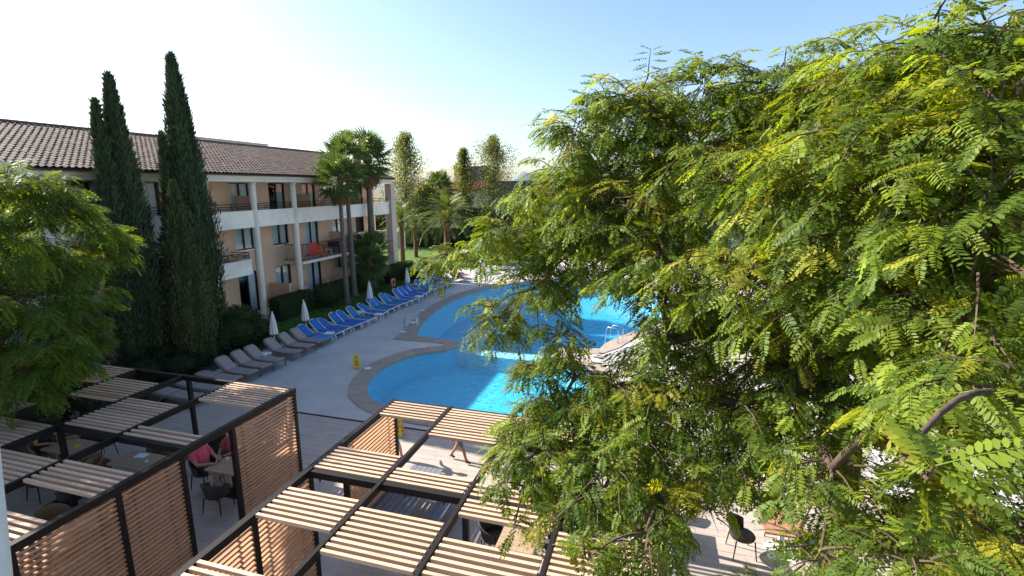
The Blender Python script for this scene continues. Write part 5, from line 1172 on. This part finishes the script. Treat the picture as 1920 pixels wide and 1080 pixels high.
    hd = Vector(J['head'][:3]); cr = Vector(J['crown'][:3]); fc = Vector(J['face'][:3]); up = (cr - hd).normalized(); fw = (fc - hd); fw = (fw - up * fw.dot(up)).normalized(); sd_ = fw.cross(up)
    h = MB(); vs = []; fs = []; n1, n2 = 9, 14
    for i in range(n1):
        a = math.pi * .62 * i / (n1 - 1)
        for j in range(n2):
            b = 2 * math.pi * j / n2; fr_ = math.cos(b); rr_ = .108; lim = a * (1 if fr_ < .25 else (1 - .38 * (fr_ - .25) / .75))
            vs.append(tuple(hd + up * .045 + up * math.cos(lim) * rr_ * 1.05 + (fw * math.cos(b) * 1.02 + sd_ * math.sin(b) * .86) * math.sin(lim) * rr_ - fw * .012))
    for i in range(n1 - 1):
        for j in range(n2): fs.append((i * n2 + j, (i + 1) * n2 + j, (i + 1) * n2 + (j + 1) % n2, i * n2 + (j + 1) % n2))
    h.add(vs, fs).build('hair', hair, t, smooth=True)
    if 'long' in cloth:
        MB().tube([tuple(hd - fw * .07 + up * .04), tuple(hd - fw * .11 - up * .10), tuple(hd - fw * .10 - up * .24)], [.07, .075, .03], 8).build('ponytail', hair, t, smooth=True)
    for s in (-1, 1):
        MB().lathe([(.004, -.008), (.011, -.004), (.011, .004), (.004, .008)], 8, tuple(hd + fw * .088 + sd_ * s * .034 + up * .022)).build('eye', 'black', t)
        MB().lathe([(.006, -.03), (.02, -.012), (.022, .012), (.008, .03)], 8, tuple(hd + sd_ * s * .088 - fw * .005 + up * .008)).build('ear', skin, t, smooth=True)
    n_ = MB(); n_.tube([tuple(hd + fw * .09 + up * .025), tuple(hd + fw * .115 - up * .018), tuple(hd + fw * .09 - up * .026)], [.008, .015, .008], 6).build('nose', skin, t, smooth=True)
    MB().obox(tuple(hd + fw * .092 - up * .052), (.045, .008, .009), (0, 0, math.atan2(-fw.x, fw.y))).build('mouth', 'coral', t)
    return t
def head_of(nb, tilt=(0, .02)):
    x, y, z = nb; return {'neckb': (x, y, z, .062), 'neck': (x, y + .02, z + .07, .052), 'head': (x, y + .035, z + .175, .092), 'crown': (x, y + .02, z + .245, .078), 'face': (x, y + .085, z + .135, .048)}
def seated(seat=.47, big=1.0, recline=.12, hands='table'):
    z = seat + .10; J = {'pel': (0, 0, z, .15 * big), 'abd': (0, -recline * .3, z + .20, .155 * big), 'chest': (0, -recline * .7, z + .40, .15 * big)}
    J.update(head_of((0, -recline, z + .55)))
    for s, q in (('L', -1), ('R', 1)):
        J['sh' + s] = (q * .185 * big, -recline * .85, z + .475, .066 * big)
        if hands == 'table': J['el' + s] = (q * .27, .06, z + .22, .048); J['wr' + s] = (q * .13, .33, z + .23, .032)
        else: J['el' + s] = (q * .28, -.02, z + .21, .048); J['wr' + s] = (q * .17, .24, z + .12, .032)
        J['hip' + s] = (q * .10, .02, z - .01, .10 * big); J['kn' + s] = (q * .13, .46, z - .005, .062); J['an' + s] = (q * .13, .50, .095, .042); J['ft' + s] = (0, 1, 0)
    return J
def standing(stride=.28, armsw=.22):
    z = .93; J = {'pel': (0, 0, z, .135), 'abd': (0, .01, z + .19, .13), 'chest': (0, .01, z + .38, .145)}; J.update(head_of((0, .01, z + .53)))
    for s, q in (('L', -1), ('R', 1)):
        J['sh' + s] = (q * .19, 0, z + .47, .06); J['el' + s] = (q * .25, -q * armsw * .4, z + .20, .045); J['wr' + s] = (q * .25, -q * armsw + .08, z - .03, .03)
        f = q * stride; J['hip' + s] = (q * .095, 0, z - .06, .10); J['kn' + s] = (q * .10, f * .5 + .05, .50, .062); J['an' + s] = (q * .10, f - (.04 if f < 0 else 0), .10 if f > 0 else .13, .042); J['ft' + s] = (0, 1, -.15 if f < 0 else 0)
    return J
def lying(back=40):
    J = {'pel': (0, 0, .47, .13), 'abd': (0, -.18, .52, .12), 'chest': (0, -.34, .66, .135)}; J.update({'neckb': (0, -.45, .78, .06), 'neck': (0, -.49, .83, .05), 'head': (0, -.55, .92, .09), 'crown': (0, -.58, .99, .076), 'face': (0, -.49, .93, .048)})
    for s, q in (('L', -1), ('R', 1)):
        J['sh' + s] = (q * .18, -.40, .72, .058); J['el' + s] = (q * .27, -.2, .50, .043); J['wr' + s] = (q * .2, .05, .50, .03)
        J['hip' + s] = (q * .09, .05, .46, .095); J['kn' + s] = (q * .12, .48, .62 if q > 0 else .50, .06); J['an' + s] = (q * .11, .86, .43, .042); J['ft' + s] = (0, .3, .9)
    return J
SH = {'torso': 'pink', 'sleeve': 'pink', 'short': 'navy', 'shoe': 'sandal'}
person('person in a pink shirt and dark shorts leaning back in a woven chair', (-11.08, 9.30, 0), R(-90), seated(.46, 1.12, .16, 'table'), SH, 'skin', 'hair2')
person('person in a coral top with hair tied up sitting across the drinks table', (-10.85, 9.98, 0), R(190), seated(.46, .9, .04), {'torso': 'coral', 'sleeve': 'coral', 'short': 'navy', 'shoe': 'sandal', 'long': 1}, 'skin2', 'hair')
person('person in a white shirt sitting with the family under the dappled pergola', (-15.9, 9.5, 0), R(178), seated(.46, .95, .02), {'torso': 'whitecloth', 'sleeve': 'whitecloth', 'short': 'navy', 'shoe': 'sandal'}, 'skin2', 'hair')
c_ = person('small person in a dark top sitting at the end of the family table', (-16.2, 8.85, 0), R(-90), seated(.50, .8, .02), {'torso': 'navy', 'sleeve': 'navy', 'short': 'navy', 'shoe': 'sandal'}, 'skin2', 'hair')
wk = person('person in patterned shorts and sandals walking past the pergola', (-5.12, 12.3, 0.003), R(-90), standing(.30), {'torso': 'whitecloth', 'sleeve': 'whitecloth', 'short': 'shorts', 'shoe': 'sandal'}, 'skin2', 'hair')
wk.scale = (.87, .87, .87)
wk = person('person in green swimwear walking behind the timber screen', (-6.95, 11.9, 0.003), R(-60), standing(.22, .3), {'torso': 'skin', 'short': 'towelteal', 'shoe': 'sandal'}, 'skin', 'hair'); wk.scale = (.85, .85, .85)
person('sunbather in dark swimwear lying on the lounger with pink towel', (-15.9, 38.3, .02), R(-110), lying(), {'short': 'navy'}, 'skin2', 'hair')
person('sunbather in pink swimwear lying beside the open parasol', (-16.2, 39.7, .02), R(-105), lying(), {'short': 'pink', 'torso': 'pink'}, 'skin', 'hair')
person('bather sitting on the sunlit grass beyond the grey pillar', (-27.0, 47.6, -.42), R(-120), seated(.42, .9, .1), {'short': 'navy'}, 'skin', 'hair')
person('sunbather on a far lounger with a red bag', (-14.0, 45.8, .02), R(-75), lying(), {'short': 'redcloth'}, 'skin2', 'hair')
# ------------------------------------------------------------------ far buildings and hills
def house(name, label, x0, x1, y0, y1, h, wallm, wins, roof=None, parapet=True, extra=None):
    t = thing(name, label, 'building', ((x0 + x1) / 2, (y0 + y1) / 2, 0)); cx, cy = (x0 + x1) / 2, (y0 + y1) / 2
    MB().box(x0 - cx, x1 - cx, y0 - cy, y1 - cy, 0, h).build('wall', wallm, t)
    if parapet: MB().box(x0 - cx - .12, x1 - cx + .12, y0 - cy - .12, y1 - cy + .12, h + .002, h + .25).build('parapet', wallm, t)
    for (fx, z0, w_, hh) in wins:
        xx = x0 + fx * (x1 - x0) - cx; fo = MB().box(xx - w_ / 2 - .08, xx + w_ / 2 + .08, y0 - cy - .06, y0 - cy - .002, z0 - .08, z0 + hh + .08).build('window', 'frame', t)
        MB().box(xx - w_ / 2, xx - .03, y0 - cy - .075, y0 - cy - .062, z0, z0 + hh).build('pane', 'glass', fo); MB().box(xx + .03, xx + w_ / 2, y0 - cy - .075, y0 - cy - .062, z0, z0 + hh).build('pane', 'glass', fo)
    if roof:
        e = .5; zr = h + roof; b = MB(); X0, X1, Y0_, Y1_ = x0 - cx - e, x1 - cx + e, y0 - cy - e, y1 - cy + e; m = (Y0_ + Y1_) / 2
        b.add([(X0, Y0_, h), (X1, Y0_, h), (X1, Y1_, h), (X0, Y1_, h), (X0 + 1.5, m, zr), (X1 - 1.5, m, zr)], [(0, 1, 5, 4), (1, 2, 5), (2, 3, 4, 5), (3, 0, 4), (3, 2, 1, 0)]); ro = b.build('roof', 'redtile', t)
        L = X1 - X0; k = 0; x = X0 + .3
        while x < X1 - .3:      # barrel ribs running down the front slope
            top = min(1.0, min(x - X0, X1 - x) / 1.5); MB().tube([(x, Y0_, h + .03), (x, Y0_ + (m - Y0_) * top, h + .03 + roof * top)], .09, 5).build('tile_course', 'redtile', ro); x += .42
    return t
p = onY(803, 350, 80); house('white_house', 'white house with red tiled roof behind the distant fan palm', -39.5, -28, 80, 90, 7.3, 'farwall', [(.15, 4.3, 1.4, 1.3), (.45, 4.3, 1.4, 1.3), (.75, 4.3, 1.4, 1.3)], 1.3, False)
house('white_house', 'flat roofed white block rising behind the red tiled roof', -38, -31, 92, 99, 11.2, 'farwall', [(.3, 8.6, 1.5, 1.3), (.7, 8.6, 1.5, 1.3)])
ch = thing('chimney', 'slim white chimney pot on the flat roofed block', 'chimney', (-37.0, 94, 11.45)); MB().box(-.3, .3, -.3, .3, 0, 1.2).build('stack', 'farwall', ch); MB().box(-.4, .4, -.4, .4, 1.202, 1.35).build('cap', 'farwall', ch)
house('modern_house', 'dark stone clad tower between the poplars', -33.2, -29.5, 88, 94, 11.2, 'greystone', [(.5, 6, 1.2, 1.6)])
house('modern_house', 'low modern house with dark cladding beside the tower', -29.4, -20.5, 89, 96, 8.6, 'greystone', [(.2, 5, 2.2, 1.8), (.55, 5, 2.2, 1.8), (.85, 5, 1.8, 1.8)])
house('terrace_house', 'house with brown red roof before the far mountain', -24.5, -12, 100, 110, 7.6, 'farwall', [(.2, 4.6, 1.5, 1.4), (.5, 4.6, 1.5, 1.4), (.8, 4.6, 1.5, 1.4)], 1.6, False)
house('terrace_house', 'pale house hidden behind the big crown', 4, 22, 66, 76, 7.0, 'farwall', [(.15, 4.2, 1.5, 1.4), (.38, 4.2, 1.5, 1.4), (.62, 4.2, 1.5, 1.4), (.85, 4.2, 1.5, 1.4)], 1.6, False)
hb = house('apartment_building', 'pale apartment block beyond the lawn on the side of the big tree', 24, 46, 34, 52, 8.3, 'cream', [(.1, 4.2, 1.5, 1.4), (.3, 4.2, 1.5, 1.4), (.5, 4.2, 1.5, 1.4), (.7, 4.2, 1.5, 1.4), (.1, 1.2, 1.5, 1.6), (.3, 1.2, 1.5, 1.6), (.5, 1.2, 1.5, 1.6), (.7, 1.2, 1.5, 1.6)], 1.8, False)
gw = thing('garden_wall', 'low pale garden wall behind the sunlit lawn', 'wall', (-40, 62.5, 0)); MB().box(-14, 6.8, -.15, .15, 0, 1.7).build('wall', 'path', gw); MB().box(-14.05, 6.85, -.2, .2, 1.702, 1.8).build('coping', 'farwall', gw)
lp = thing('lamp_post', 'slim white post standing on the sunlit lawn', 'post', (*gz(760, 465)[:2], 0)); MB().tube([(0, 0, -.05), (0, 0, 3.4)], [.09, .06], 8).build('pole', 'plastic', lp); MB().lathe([(.1, 3.4), (.2, 3.5), (.22, 3.75), (.05, 3.9)], 12).build('lamp_head', 'plastic', lp)
mt = MB(); rgm = random.Random(2); prof = []
for k in range(61):
    x = -900 + k * 20; h = 18 + 8 * math.sin(k * .5) + 5 * math.sin(k * 1.3 + 1) + 62 * math.exp(-((x + 405) / 34) ** 2) + 54 * math.exp(-((x + 350) / 30) ** 2) + rgm.uniform(-2, 2)
    prof.append((x, max(4, h * .62)))
rows = [[(x, 1500 + 90 * (1 - f), z * f - 2) for x, z in prof] for f in (0, .35, .7, 1.0)]
rows = [[(x, 1420 + 120 * f + 8 * math.sin(x * .05), -2 + (z + 2) * math.sin(f * 1.57)) for x, z in prof] for f in (0, .3, .6, .85, 1.0)] + [[(x, 1700, -2) for x, z in prof]]
o = mt.sheet(rows).build('mountain', 'mountain', None, smooth=True); tag(o, kind='structure')
# white stanchion of the balcony the view is taken from
bp_ = atd(14, 1330, 1.7); tp_ = atd(-52, 640, 1.75)
bpo = thing('balcony_post', 'white painted post of the balcony the view is taken from', 'post', tuple(bp_)); MB().tube([(0, 0, 0), tuple((tp_ - bp_) * .6), tuple(tp_ - bp_)], .028, 14).build('shaft', 'whitecloth', bpo, smooth=True)
MB().lathe([(.028, 0), (.034, .008), (.034, .02), (.01, .03)], 14, tuple(tp_ - bp_)).build('cap', 'whitecloth', bpo)
for o in list(bpy.data.objects):
    if o.type == 'EMPTY' and o.get('label') == 'x': print('UNTAGGED', o.name)
